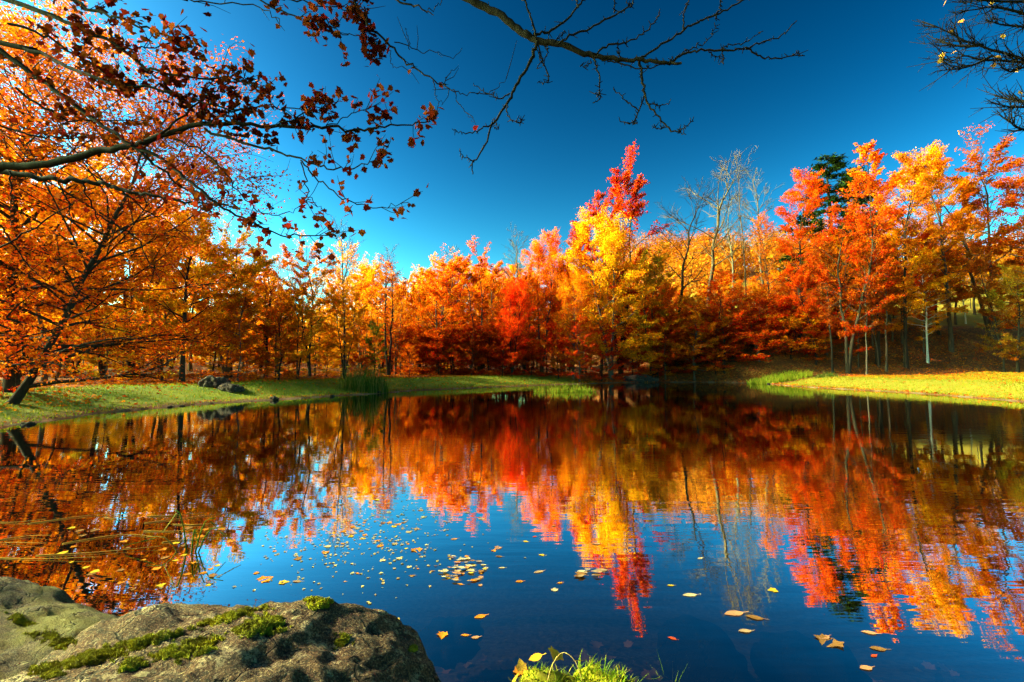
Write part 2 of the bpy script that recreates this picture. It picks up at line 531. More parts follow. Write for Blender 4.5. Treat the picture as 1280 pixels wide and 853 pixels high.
PROTO = {
    'oval': gen_tree(1, 16, .20, .16, 4.3, 40, n_leaf=25000),
    'oval2': gen_tree(2, 16, .22, .18, 4.0, 40, n_leaf=24000, wander=.35),
    'broad': gen_tree(3, 14, .22, .12, 5.2, 38, n_leaf=26000, el=(5, 55)),
    'round': gen_tree(15, 15, .17, .22, 3.0, 48, n_leaf=25000, stems=3, wander=.25, fork=.15, el=(10, 60)),
    'round2': gen_tree(16, 15, .18, .20, 3.6, 42, n_leaf=24000, stems=2, wander=.4, fork=.12, el=(0, 65), nsub=(3, 8)),
    'thin': gen_tree(17, 16, .15, .34, 3.4, 30, n_leaf=12500, wander=.5, el=(15, 70), twigs=1),
    'full': gen_tree(18, 16, .20, .10, 5.0, 52, n_leaf=44000, el=(5, 68), stems=2, fork=.13, wander=.3, nsub=(5, 8), spread=.08, prof=lambda u: math.sqrt(max(.10, 1 - ((u - .40) / .64) ** 2))),
    'narrow': gen_tree(4, 17, .14, .30, 2.1, 36, n_leaf=7500, ls=.2, el=(30, 65)),
    'sparse': gen_tree(5, 16, .17, .30, 3.6, 32, n_leaf=5500, el=(30, 65), twigs=2),
    'sparse2': gen_tree(6, 17, .18, .34, 3.2, 30, n_leaf=5000, el=(35, 68), stems=2, twigs=2),
    'high': gen_tree(7, 20, .21, .22, 4.2, 44, n_leaf=25000, el=(10, 60), wander=.3),
    'high2': gen_tree(8, 20, .23, .26, 4.5, 42, n_leaf=24000, el=(15, 62), wander=.4, stems=2),
    'bare': gen_tree(9, 15, .22, .38, 4.2, 17, n_leaf=0, el=(25, 60), twigs=4, wander=.45, nsub=(4, 7), rmin=.014),
    'bare2': gen_tree(10, 15, .18, .42, 3.0, 22, n_leaf=0, el=(45, 72), twigs=5, wander=.3, rmin=.012),
    'shrub': gen_tree(11, 4.2, .05, .06, 2.5, 26, n_leaf=5500, ls=.18, el=(0, 50), stems=3, wander=.12, flat=1.6),
    'sapling': gen_tree(12, 7, .08, .10, 2.7, 28, n_leaf=7500, ls=.19, el=(0, 50), flat=1.7, wander=.15),
    'layered': gen_tree(13, 10, .11, .10, 3.8, 30, n_leaf=14000, ls=.17, el=(-2, 40), flat=1.9, spread=.05),
    'conifer': gen_tree(14, 18, .24, .10, 3.4, 80, prof=lambda u: (1 - u) ** .8 + .05, n_leaf=15000, ls=.42, el=(-12, 25), droop=.03, nsub=(5, 8), tmpl=NEEDLE, flat=.8, wander=.05),
}
# colours of leaves (linear)
C_ = dict(vivid=(.88, .030, .005), crimson=(.34, .006, .005), scarlet=(.58, .016, .002), flame=(.72, .066, .004), orange=(.78, .155, .005), gold=(.84, .285, .006), yellow=(.90, .38, .007),
          rust=(.44, .050, .005), brown=(.24, .055, .008), olive=(.32, .21, .014), green=(.055, .095, .012), pine=(.016, .030, .007), maroon=(.24, .012, .008))
BARKC = dict(near=(.009, .006, .005), dark=(.030, .020, .014), brown=(.075, .048, .032), grey=(.085, .062, .046), birch=(.52, .47, .40))  # near: silhouette darkness of the overhanging limbs is put into the bark colour


def tree(x, y, top, proto, c1, c2, bark, label, cat='tree', name='autumn_tree', group=None, wide=1.0, rz=None, z=None, sc=None):
    p = PROTO[proto]
    z = hz(x, y) if z is None else z
    s = (top - z) / p['H'] if sc is None else sc
    o = empty(name, (x, y, z), label, cat, group)
    o.rotation_euler = (0, 0, random.uniform(0, 6.28) if rz is None else rz)
    o.scale = (s * wide, s * wide, s)
    t = link('trunk', p['trunk'], o)
    if not t.data.materials: t.data.materials.append(M_BARK)
    t.color = (*BARKC[bark], 1)
    if bark == 'birch':
        t.material_slots[0].link = 'OBJECT'; t.material_slots[0].material = M_BIRCH
    if p['crown'] is not None:
        c = link('crown', p['crown'], o)
        if not c.data.materials: c.data.materials.append(M_NEEDLE if proto == 'conifer' else M_LEAF)
        j = random.uniform(.9, 1.1)
        c.color = (*[v * j for v in C_[c1]], 1)
        c['tint'] = [v * j for v in C_[c2]]
    return o


# trees one can tell apart: (px, top px, distance, kind, colour, patches, bark, width, label)
TREES = [
    # left bank
    (228, 262, 27, 'oval', 'gold', 'orange', 'dark', 1.15, 'golden orange tree with thin dark trunk, left of the bank boulders'),
    (283, 286, 31, 'round', 'yellow', 'gold', 'brown', 0.98, 'yellow green tree behind the two boulders on the left bank'),
    (332, 318, 34, 'sparse', 'flame', 'orange', 'dark', 1.26, 'red orange tree with bare upper twigs just right of the bank boulders'),
    (388, 306, 37, 'round2', 'gold', 'orange', 'dark', 0.92, 'tall golden tree with rounded top, left of the reed clump'),
    (430, 305, 40, 'sparse', 'gold', 'orange', 'grey', 0.92, 'thin half bare golden tree with pale trunk rising behind the reed clump'),
    (486, 322, 44, 'sparse2', 'orange', 'rust', 'dark', 1.30, 'half bare dark limbed orange tree behind the small green pine'),
    (545, 322, 47, 'round2', 'flame', 'orange', 'brown', 1.1, 'round topped red orange tree at the left end of the central wood'),
    (602, 308, 49, 'round', 'orange', 'flame', 'brown', 0.95, 'narrow orange tree with rounded top between two red orange crowns'),
    (640, 352, 45.4, 'full', 'vivid', 'vivid', 'dark', 0.8, 'bright scarlet tree in front of the orange wood, left of the yellow tree'),
    (677, 298, 52, 'full', 'orange', 'flame', 'brown', 0.85, 'broad orange tree with red crest between the scarlet and yellow trees'),
    (727, 284, 57, 'oval2', 'crimson', 'scarlet', 'dark', 0.78, 'crimson tree top showing behind the left shoulder of the yellow tree'),
    (716, 340, 46, 'full', 'gold', 'flame', 'grey', 0.8, 'golden orange tree standing against the left side of the tall yellow tree'),
    (764, 266, 48.5, 'full', 'yellow', 'orange', 'grey', 1.0, 'tall bright yellow tree, the palest crown in the central wood'),
    (776, 202, 53, 'round', 'crimson', 'scarlet', 'dark', 0.8, 'crimson tree towering behind the yellow tree, half its twigs bare'),
    (815, 318, 51, 'round2', 'olive', 'gold', 'brown', 1.04, 'dull olive gold tree between the yellow tree and the leafless snag'),
    (724, 398, 44.6, 'layered', 'vivid', 'scarlet', 'grey', 0.92, 'small scarlet maple with pale trunk below the yellow tree'),
    # right wood
    (905, 345, 48.6, 'layered', 'vivid', 'flame', 'dark', 1.03, 'scarlet and orange maple below the leafless crowns'),
    (868, 368, 48.4957, 'layered', 'gold', 'orange', 'brown', 1.09, 'spreading golden tree at the foot of the leafless snag'),
    (965, 268, 53, 'sparse', 'orange', 'flame', 'grey', 0.86, 'thin orange tree with bare upper twigs beside the leafless pole'),
    (1001, 214, 50, 'high', 'scarlet', 'flame', 'dark', 0.83, 'tall red tree directly left of the dark conifers'),
    (1060, 235, 45, 'high2', 'scarlet', 'rust', 'dark', 0.98, 'dark red orange tree in front of the conifers, twin trunks by the lawn'),
    (1097, 178, 47, 'narrow', 'flame', 'orange', 'dark', 1.00, 'tall slender sparse orange tree reaching above the conifers'),
    (1133, 194, 46, 'high', 'gold', 'rust', 'dark', 0.83, 'tall tree with golden tip and rust red lower crown at the lawn edge'),
    (1160, 300, 47, 'high', 'rust', 'gold', 'birch', 0.75, 'white trunked birch with rust gold leaves behind the lawn'),
    (1190, 184, 49, 'high', 'flame', 'gold', 'brown', 0.9, 'tall orange tree with feathery crown right of the golden tipped tree'),
    (1242, 184, 51, 'round2', 'orange', 'rust', 'brown', 0.98, 'broad tall orange tree second from the right end of the wood'),
    (1296, 196, 46, 'high', 'rust', 'flame', 'grey', 1.03, 'red brown tall tree at the right end of the wood'),
    (1272, 335, 44, 'broad', 'olive', 'rust', 'dark', 0.86, 'low olive and rust tree on a dark trunk at the right end of the lawn'),
    (1020, 330, 47, 'thin', 'flame', 'scarlet', 'dark', 0.98, 'rust red tree beneath the tall red one, left of the leaning trunks'),
    (1210, 320, 56, 'thin', 'gold', 'olive', 'birch', 0.92, 'pale trunked golden tree beside the sunlit meadow'),
    (1098, 330, 46.4957, 'thin', 'rust', 'flame', 'brown', 0.69, 'rust tree with several leaning slim trunks behind the lawn point'),
]
for (px, tp_, Y, pr, c1, c2, bk, wd, lab) in TREES:
    b = at(px, 458, Y)
    tree(b[0], Y, at(px, tp_, Y)[2], pr, c1, c2, bk, lab, wide=wd, name='birch_tree' if bk == 'birch' else 'autumn_tree')
for (px, tp_, Y, pr, bk, wd, lab) in [
    (843, 243, 55, 'bare', 'dark', .8, 'leafless dark snag right of the crimson tree, forked near its top'),
    (882, 222, 59, 'bare', 'brown', 1.0, 'leafless spreading tree between the snag and the straight pole'),
    (935, 204, 55, 'bare2', 'brown', .35, 'tall leafless pole of a tree with short twigs in the right wood'),
    (918, 250, 66, 'bare2', 'grey', 1.0, 'pale leafless tree standing far behind the straight pole'),
    (958, 228, 62, 'bare2', 'grey', .9, 'greyish leafless tree right of the straight pole'),
    (432, 292, 46, 'bare2', 'grey', .8, 'greyish leafless tree top above the thin golden tree by the reeds'),
    (478, 316, 52, 'bare2', 'grey', .9, 'leafless fuzzy crown behind the half bare orange tree'),
    (577, 318, 56, 'bare2', 'grey', .9, 'leafless twiggy crown between two round orange tops'),
    (640, 305, 60, 'bare2', 'grey', 1.0, 'leafless twiggy crown behind the scarlet tree'),
]:
    b = at(px, 458, Y)
    tree(b[0], Y, at(px, tp_, Y)[2], pr, None, None, bk, lab, wide=wd, name='bare_tree')
for (px, tp_, Y, wd, lab) in [
    (1044, 200, 57, 1.6, 'dark green conifer, the left of the pair above the right wood'),
    (1078, 214, 60, 1.5, 'dark green conifer, the right and shorter of the pair above the right wood'),
]:
    b = at(px, 458, Y)
    tree(b[0], Y, at(px, tp_, Y)[2], 'conifer', 'pine', 'pine', 'dark', lab, wide=wd, name='conifer_tree')
b = at(468, 458, 39)
tree(b[0], 39, at(468, 402, 39)[2], 'sapling', 'green', 'olive', 'dark', 'small dark green bushy tree behind the reed clump', name='green_tree', wide=.75)

# understorey shrubs along the shore: (px, top px, distance, kind, c1, c2, label)
SHRUBS = [
    (322, 438, 30, 'shrub', 'flame', 'orange', 'low red orange bush right behind the bank boulders'),
    (362, 428, 35, 'sapling', 'orange', 'gold', 'orange bush at the wood edge midway between boulders and reeds'),
    (408, 420, 38, 'sapling', 'gold', 'orange', 'golden bush at the wood edge just left of the reed clump'),
    (450, 442, 38, 'shrub', 'scarlet', 'flame', 'small scarlet bush behind the reed clump'),
    (512, 430, 43, 'sapling', 'flame', 'orange', 'red orange bush at the left foot of the central wood'),
    (548, 425, 45, 'sapling', 'rust', 'scarlet', 'rust red bush beneath the round topped red orange tree'),
    (588, 418, 46, 'sapling', 'orange', 'rust', 'orange bush beneath the narrow orange tree'),
    (628, 420, 45, 'sapling', 'scarlet', 'maroon', 'dark scarlet bush beneath the bright scarlet tree'),
    (664, 425, 47, 'sapling', 'rust', 'flame', 'rust bush between the scarlet tree and the small scarlet maple'),
    (698, 405, 45.4, 'sapling', 'vivid', 'scarlet', 'scarlet bush left of the small scarlet maple'),
    (752, 408, 46.4, 'sapling', 'vivid', 'scarlet', 'crimson bush on the shore right of the small scarlet maple'),
    (790, 410, 48.6, 'sapling', 'crimson', 'scarlet', 'crimson sapling on the shore above the stone ledge'),
    (822, 400, 49.5, 'sapling', 'gold', 'orange', 'golden sapling on the shore right of the stone ledge'),
    (848, 425, 50, 'shrub', 'flame', 'crimson', 'red orange bush on the shore below the spreading golden tree'),
    (884, 405, 50, 'sapling', 'orange', 'gold', 'orange sapling on the shore left of the overhanging twigs'),
    (918, 432, 49, 'shrub', 'scarlet', 'rust', 'scarlet bush on the shore below the scarlet and orange maple'),
    (948, 400, 49.5, 'sapling', 'orange', 'flame', 'orange sapling on the shore behind the bright green rushes'),
    (982, 410, 48.5, 'sapling', 'flame', 'orange', 'red orange sapling on the shore below the tall red tree'),
    (1022, 405, 47.5, 'sapling', 'orange', 'flame', 'thin orange sapling at the left corner of the lawn'),
    (1250, 395, 53, 'sapling', 'olive', 'gold', 'olive gold bush at the right end of the leaf covered slope'),
]
for (px, tp_, Y, pr, c1, c2, lab) in SHRUBS:
    b = at(px, 458, Y)
    tree(b[0], Y, at(px, tp_, Y)[2], pr, c1, c2, 'dark', lab, 'bush', 'autumn_bush', wide=1.25 if pr == 'shrub' else 1.0)


# filler wood
def fill(n, xr, yr, toppx, kinds, cols, zone, test, mind=2.2, hmax=18):
    pts = []; tries = 0
    while len(pts) < n and tries < 8000:
        tries += 1
        y = random.uniform(*yr); px = random.uniform(*xr)
        x = at(px, 458, y)[0]
        sd = float(pond_sd(np.array([x]), np.array([y]))[0])
        if not test(px, x, y, sd): continue
        if any((x - a) ** 2 + (y - b_) ** 2 < mind ** 2 for a, b_ in pts): continue
        pts.append((x, y))
        k, wd = random.choice(kinds); cn = random.choice(cols)
        word, c1, c2 = cn
        top = at(px, toppx(px) + random.uniform(-4, 26), y)[2]
        z = hz(x, y); top = min(top, z + hmax * random.uniform(.85, 1.1)); top = max(top, z + 5)
        tree(x, y, top, k, c1, c2, random.choice(['dark', 'dark', 'brown', 'grey']), f'{word} tree in the dense wood {zone}', group=f'{word} trees of the wood {zone}', wide=wd * random.uniform(.85, 1.15))


def lefttop(px):
    return np.interp(px, [0, 150, 290, 340, 480, 560], [150, 200, 285, 330, 345, 345])


GO = [('golden', 'gold', 'orange'), ('orange', 'orange', 'flame'), ('orange', 'orange', 'gold'), ('rust red', 'rust', 'flame')]
fill(42, (-60, 500), (23, 72), lefttop, [('round', .8), ('sparse2', 1.1), ('sparse', 1.1), ('thin', 1.0), ('round2', .8)], [GO[0], GO[0], GO[0], GO[2], GO[2], GO[1]], 'behind the left bank',
     lambda px, x, y, sd: sd > 5.2 and y > 22, 2.4, 15)
fill(9, (425, 560), (46, 62), lambda px: 328, [('round2', .9), ('round', .9), ('sparse2', 1.1)], [GO[0], GO[2]], 'between the reeds and the central wood', lambda px, x, y, sd: sd > 6.5, 2.6, 20)
fill(12, (1040, 1300), (43.6, 53), lambda px: 290, [('narrow', .8), ('thin', .75)], [('slim rust', 'rust', 'brown'), ('slim red', 'scarlet', 'rust'), ('slim orange', 'orange', 'rust')], 'behind the sunlit lawn', lambda px, x, y, sd: sd > 2.5, 1.6, 19)
fill(54, (480, 840), (50, 85), lambda px: np.interp(px, [480, 560, 700, 840], [352, 340, 330, 350]), [('round', .9), ('oval2', 1.0), ('round2', .9), ('sparse', 1.0)],
     [GO[1], GO[2], GO[3], ('orange', 'flame', 'orange'), ('rust red', 'scarlet', 'rust')], 'beyond the far shore', lambda px, x, y, sd: sd > 6, 2.6, 20)
fill(30, (830, 1045), (51, 74), lambda px: 345, [('oval', .9), ('layered', .9), ('broad', .8)], [GO[1], GO[2], GO[0], GO[3]], 'on the right hand slope',
     lambda px, x, y, sd: sd > 2.5, 2.6, 10)
fill(16, (1110, 1330), (52, 72), lambda px: 318, [('sparse', 1.1), ('layered', 1.0)], [('golden', 'gold', 'olive'), ('orange', 'orange', 'gold')], 'at the meadow side', lambda px, x, y, sd: sd > 2.5, 3, 9)

fill(13, (1015, 1340), (50, 64), lambda px: 262, [('high', .95), ('thin', 1.0), ('high2', .9)], [('tall rust', 'rust', 'flame'), ('tall orange', 'orange', 'rust'), ('tall gold', 'gold', 'orange')],
     'above the leaf covered slope', lambda px, x, y, sd: sd > 2.5, 3.2, 24)
fill(32, (815, 1060), (47.8, 55), lambda px: 388, [('sapling', 1.1), ('layered', .9), ('shrub', 1.3)], [('low orange', 'orange', 'flame'), ('low gold', 'gold', 'orange'), ('low red', 'scarlet', 'flame'), ('low rust', 'flame', 'rust')],
     'on the far right shore', lambda px, x, y, sd: sd > .8, 1.7, 8)
# slim dark trunks of the left wood are part of their trees; saplings fill the low layer
fill(32, (-60, 480), (24, 52), lambda px: 412, [('sapling', 1.0), ('layered', .8)], [('low orange', 'orange', 'rust'), ('low golden', 'gold', 'olive')], 'at the edge of the left bank lawn',
     lambda px, x, y, sd: sd > 5.5 and y > 24, 1.9, 5)
fill(22, (480, 700), (45, 55), lambda px: 425, [('sapling', 1.0), ('shrub', 1.2)], [('low rust', 'flame', 'rust'), ('low red', 'scarlet', 'rust')], 'below the far shore crowns',
     lambda px, x, y, sd: sd > 6, 1.6, 4)

for i, (x_, y_, h_, k_) in enumerate([(-24.5, 13.5, 12, 'sparse'), (-23.5, 18.5, 13, 'oval2'), (-22, 9.5, 9, 'thin')]):  # unseen trees added outside the view to throw shadow streaks on the left bank
    tree(x_, y_, hz(x_, y_) + h_, k_, 'orange', 'rust', 'dark', 'unseen orange tree added beyond the left edge to shade the bank', group='trees beyond the left edge')

rs = random.Random(12)
pts = []
while len(pts) < 30:
    x_, y_ = rs.uniform(-72, -41), rs.uniform(-4, 40)
    if all((x_ - a) ** 2 + (y_ - b_) ** 2 > 12 for a, b_ in pts): pts.append((x_, y_))
for x_, y_ in pts:
    tree(x_, y_, hz(x_, y_) + rs.uniform(9, 13), rs.choice(['round', 'oval2', 'round2', 'broad']), 'orange', rs.choice(['rust', 'gold']), 'dark', 'unseen orange tree added beyond the left edge to shade the bank', group='trees beyond the left edge')

# far wooded hillside: one mass
rng = np.random.default_rng(5)
Cs = []; Ns = []; Ss = []
for i in range(680):
    y = rng.uniform(70, 180); x = rng.uniform(-70, 230)
    if x < 10 and y < 95: continue
    if y < 88 and x > 48 + (y - 70) * .55: continue
    z = hz(x, y); h_ = rng.uniform(7, 12); r_ = rng.uniform(2.2, 3.8)
    n = 620
    d = unit(rng.normal(size=(n, 3))) * (rng.uniform(.45, 1, (n, 1)) ** .5)
    Cs.append(np.array([x, y, z + h_ * .58]) + d * np.array([r_, r_, h_ * .45])); Ns.append(d + np.array([0, 0, .6]) + rng.normal(0, .4, (n, 3))); Ss.append(rng.uniform(.28, .6, n))
far = link('far_woodland', scatter(np.concatenate(Cs), np.concatenate(Ns), np.concatenate(Ss), rng=rng, name='far_woodland'), None, leaf_material('far_leaves', .35, .12))
Cs, Ns, Ss = [], [], []
for i in range(200):
    y = rng.uniform(62, 120); x = rng.uniform(-150, -6)
    if x > -1.0 * y + 62 + 0 * y and y < 75: continue
    z = hz(x, y); h_ = rng.uniform(8, 13); r_ = rng.uniform(2.6, 4.2)
    n = 300
    d = unit(rng.normal(size=(n, 3))) * (rng.uniform(.35, 1, (n, 1)) ** .5)
    Cs.append(np.array([x, y, z + h_ * .5]) + d * np.array([r_, r_, h_ * .5])); Ns.append(d + np.array([0, 0, .6]) + rng.normal(0, .4, (n, 3))); Ss.append(rng.uniform(.45, .9, n))
far2 = link('far_woodland', scatter(np.concatenate(Cs), np.concatenate(Ns), np.concatenate(Ss), rng=rng, name='far_woodland'), None, far.data.materials[0])
far2.color = (.85, .30, .012, 1); far2['tint'] = [.70, .16, .010]
tag(far2, 'golden woodland far behind the left bank, seen between the trunks', 'woodland', kind='stuff')
far.color = (.48, .12, .010, 1); far['tint'] = [.34, .06, .008]
tag(far, 'far hillside covered in rust and gold woodland', 'woodland', kind='stuff')

# ------------------------------------------------------------------ leaning tree on the left bank
TL = gen_tree(31, 9.6, .115, .07, 5.6, 52, n_leaf=46000, ls=.105, el=(2, 55), lean=(3.7, .6), wander=.16, nsub=(6, 10), twigs=1, droop=.02, spread=.085, rmin=.009, flat=1.0)
lx, ly = -16.5, 15.8
o = empty('leaning_tree', (lx, ly, hz(lx, ly)), 'leaning dark trunked tree with wide orange crown at the water edge of the left bank', 'tree')
t = link('trunk', TL['trunk'], o, M_BARK); t.color = (*BARKC['dark'], 1)
cr = link('crown', TL['crown'], o, M_LEAF); cr.color = (*C_['rust'], 1); cr['tint'] = list(C_['flame'])
TL2 = gen_tree(33, 12.5, .19, .25, 4.8, 44, n_leaf=34000, ls=.115, el=(2, 55), wander=.2, nsub=(6, 10), droop=.015, spread=.085, rmin=.009)
lx, ly = -18.2, 17.5
o = empty('autumn_tree', (lx, ly, hz(lx, ly)), 'rusty orange tree directly behind the leaning tree on the left bank', 'tree')
t = link('trunk', TL2['trunk'], o, M_BARK); t.color = (*BARKC['dark'], 1)
cr = link('crown', TL2['crown'], o, M_LEAF); cr.color = (*C_['orange'], 1); cr['tint'] = list(C_['rust'])
b = at(22, 458, 16.5)
tree(b[0] - .3, 16.8, 3.6, 'sapling', 'scarlet', 'flame', 'dark', 'small scarlet sapling beside the leaning trunk on the left bank', name='autumn_sapling', wide=.6)


# ------------------------------------------------------------------ overhanging near trees
def px_path(pts, d0, d1, n=None):
    k = len(pts)
    P = [at(p[0], p[1], d0 + (d1 - d0) * i / max(1, k - 1)) for i, p in enumerate(pts)]
    return spline(P, n or max(5, 4 * k))


def near_tree(name, base, label, bark, trunk_h, r0, lean=(0, 0)):
    o = empty(name, base, label, 'tree')
    T = Tubes()
    t = np.linspace(0, 1, 9)
    P = np.stack([base[0] + lean[0] * t + .12 * np.sin(t * 5), base[1] + lean[1] * t, base[2] - .3 + (trunk_h + .3) * t], -1)
    T.tube(spline(P, 20), np.linspace(r0 * 1.2, r0 * .25, 20), 10)
    return o, T


def finish(o, T, name, bark):
    V = np.concatenate(T.V) - np.array(o.location)
    me = mesh_np(name, V, np.concatenate(T.F), True)
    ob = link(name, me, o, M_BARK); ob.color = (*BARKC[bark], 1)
    return ob


rng = np.random.default_rng(21)
# --- maple on the left
mb = (-8.7, 5.6, hz(-8.7, 5.6))
maple, TT = near_tree('overhanging_maple', mb, 'dark red maple whose leafy branches overhang the pond from the left', 'dark', 9.5, .24)
TLb = Tubes()
LC, LN, LS = [], [], []


def leafy(P, dens, spread=.17, size=.076, t0=.1, hang=.3):
    """leaves and short twigs along a path"""
    Ln = np.linalg.norm(np.diff(P, axis=0), axis=1).sum()
    ntw = int(Ln * 5.5 * min(1.6, .5 + dens))
    for i in range(ntw):
        u = rng.uniform(t0, 1) * (len(P) - 1.001); k = int(u)
        p = P[k] + (P[k + 1] - P[k]) * (u - k); d = unit(P[k + 1] - P[k])
        tw = unit(d * rng.uniform(.2, 1) + rng.normal(0, .6, 3) + np.array([0, 0, .12])) * rng.uniform(.1, .34)
        q = [p, p + tw * .5 + rng.normal(0, .012, 3), p + tw]
        TLb.tube(q, [.0045, .0035, .002], 3)
        for j in range(rng.poisson(6.5 * dens)):
            c = p + tw * rng.uniform(.3, 1.05) + rng.normal(0, spread * .22, 3); c[2] -= rng.uniform(0, .05)
            LC.append(c); LN.append(rng.normal(0, .75, 3) + np.array([0, -.25, hang])); LS.append(size * rng.uniform(.55, 1.2))


def limb(pts, d0, d1, r0, r1, dens=0, ext=None, k=6, T=TLb, spread=.17, t0=.1):
    P = px_path(pts, d0, d1)
    if len(P) > 4:
        P[1:-1] += rng.normal(0, .012, (len(P) - 2, 3))
    Q = P
    if ext is not None:
        E = spline([np.array(e, float) for e in ext] + [P[0], P[2]], 12)[:-2]
        T.tube(np.vstack([E, P[:1]]), np.linspace(r0 * 1.6, r0, len(E) + 1), k)
    T.tube(Q, np.linspace(r0, r1, len(Q)), k)
    if dens: leafy(P, dens, spread, t0=t0)
    return P


X0 = (-8.6, 5.6, 2.9)
limb([(-60, 222), (0, 211), (60, 205), (120, 190), (165, 182), (200, 170), (240, 158), (262, 154)], 5.6, 5.0, .050, .021, .35, [X0, (-7.6, 5.6, 3.3)], 8)
limb([(262, 154), (300, 156), (345, 158), (395, 159), (440, 163), (470, 160), (500, 157), (538, 152)], 5.0, 4.6, .022, .005, 1.5, t0=0)
limb([(165, 182), (198, 198), (229, 221), (259, 245), (282, 262), (317, 280), (352, 292), (390, 295), (420, 294)], 5.2, 4.9, .022, .004, 1.0)
limb([(256, 161), (297, 177), (335, 186), (364, 196), (390, 205), (417, 211), (449, 209), (470, 198), (486, 182)], 5.0, 4.6, .015, .003, .75)
limb([(376, 201), (388, 215), (405, 230), (431, 248), (449, 255), (475, 261), (493, 256), (511, 253)], 4.8, 4.7, .009, .003, .55)
limb([(376, 203), (383, 230), (390, 248), (402, 262), (411, 268)], 4.8, 4.9, .007, .003, .5)
limb([(217, 174), (259, 195), (282, 218), (300, 242), (317, 259), (335, 270), (364, 265), (385, 250)], 5.1, 5.0, .010, .003, .8)
limb([(200, 168), (235, 140), (262, 118), (290, 104), (318, 98)], 5.1, 4.9, .012, .004, 1.5)
limb([(262, 154), (290, 140), (330, 132), (360, 134), (400, 142)], 5.0, 4.7, .010, .004, 1.5)
limb([(345, 158), (372, 146), (398, 135), (420, 128), (428, 112)], 4.8, 4.7, .008, .003, 1.2)
limb([(400, 160), (425, 150), (450, 140), (462, 132)], 4.7, 4.6, .006, .003, 1.1)
limb([(-20, 45), (30, 85), (70, 115), (110, 145), (150, 170), (172, 186)], 5.6, 5.2, .032, .017, .9, [X0[:2] + (4.6,), (-7.4, 5.6, 5.2)], 7)
limb([(172, 186), (200, 212), (235, 240), (262, 262)], 5.2, 5.3, .018, .005, .8)
limb([(30, 60), (70, 75), (110, 95), (150, 105), (200, 112), (240, 125), (280, 135), (330, 142)], 5.4, 4.8, .024, .005, 1.6, [X0[:2] + (5.2,), (-6.8, 5.5, 5.5)])
limb([(60, 18), (110, 40), (150, 60), (185, 85), (230, 96), (290, 100), (335, 112)], 5.2, 4.7, .022, .005, 1.5, [X0[:2] + (6.0,), (-6.5, 5.4, 6.0)])
limb([(40, -30), (90, 0), (130, 18), (170, 30), (215, 48), (240, 60)], 5.0, 4.7, .02, .005, 1.6, [X0[:2] + (6.6,), (-6.3, 5.3, 6.6)])
limb([(20, 110), (60, 140), (90, 150), (140, 152), (190, 150)], 5.4, 5.6, .015, .004, 1.2)
limb([(10, 30), (60, 48), (100, 70), (135, 95), (160, 120)], 5.0, 5.2, .015, .004, 1.5)
limb([(150, 60), (190, 60), (215, 52), (232, 55)], 5.0, 4.9, .008, .003, 1.1)
limb([(-20, 150), (40, 170), (80, 172), (130, 168)], 5.8, 5.8, .014, .004, .9)
# upper twigs
limb([(215, -6), (262, 4), (320, 8), (345, 22), (352, 33)], 4.8, 4.7, .008, .003, .25, [X0[:2] + (7.0,), (-5.2, 5, 6.3)])
limb([(300, -12), (340, 10), (372, 22), (400, 24), (422, 38), (445, 46), (466, 53)], 4.8, 4.6, .009, .003, 1.6, [X0[:2] + (7.3,), (-5.2, 5, 6.6)])
limb([(330, -10), (370, 0), (400, 8), (430, 10), (450, 20)], 4.7, 4.6, .009, .003, 1.5, [X0[:2] + (7.4,), (-5.0, 5, 6.7)])
limb([(436, -12), (442, 0), (456, 22), (473, 42), (493, 62), (512, 80), (535, 96), (552, 104), (566, 112), (583, 117), (597, 118)], 4.6, 4.4, .014, .003, .10, [X0[:2] + (7.8,), (-4.5, 5, 6.8)])
for p, d in ([[(566, 112), (574, 129), (583, 141), (592, 153)], 4.45], [[(541, 101), (545, 121), (553, 131)], 4.5], [[(493, 53), (518, 60), (541, 66), (569, 70), (578, 60)], 4.5],
             [[(552, 103), (562, 92), (573, 82)], 4.5], [[(478, 48), (488, 68), (492, 84), (505, 84)], 4.55], [[(512, 62), (510, 45), (506, 35)], 4.5], [[(597, 118), (615, 114), (633, 98)], 4.4]):
    limb(p, d, d, .005, .002, .05)
limb([(480, -14), (494, 0), (518, 6), (532, 13), (542, 19)], 4.5, 4.4, .012, .004, 0, [X0[:2] + (8.0,), (-4.2, 4.9, 7.0)])
limb([(535, 12), (548, 6), (553, -2)], 4.4, 4.4, .005, .003, 0)
limb([(468, 48), (472, 58), (470, 70)], 4.6, 4.6, .004, .002, 1.5)
# low dark limb and its drooping twigs
limb([(-40, 205), (0, 212), (35, 220), (70, 225), (103, 226), (127, 230), (152, 237), (176, 243), (206, 246), (234, 253), (262, 255), (300, 262)], 6.4, 6.2, .042, .008, .30, [X0, (-8.0, 6.0, 3.4)], 7)
for p in ([(101, 227), (110, 248), (121, 268), (131, 291), (141, 305)], [(121, 268), (145, 281), (173, 300), (188, 328), (200, 352)], [(73, 226), (80, 244), (88, 263), (89, 281), (95, 305)],
          [(0, 281), (14, 302), (28, 323), (42, 339), (60, 352)], [(-10, 316), (35, 291), (70, 267), (98, 252), (118, 240)], [(152, 237), (180, 262), (205, 275), (240, 300)], [(12, 214), (14, 240), (20, 262)]):
    limb(p, 6.3, 6.4, .012, .004, .22)
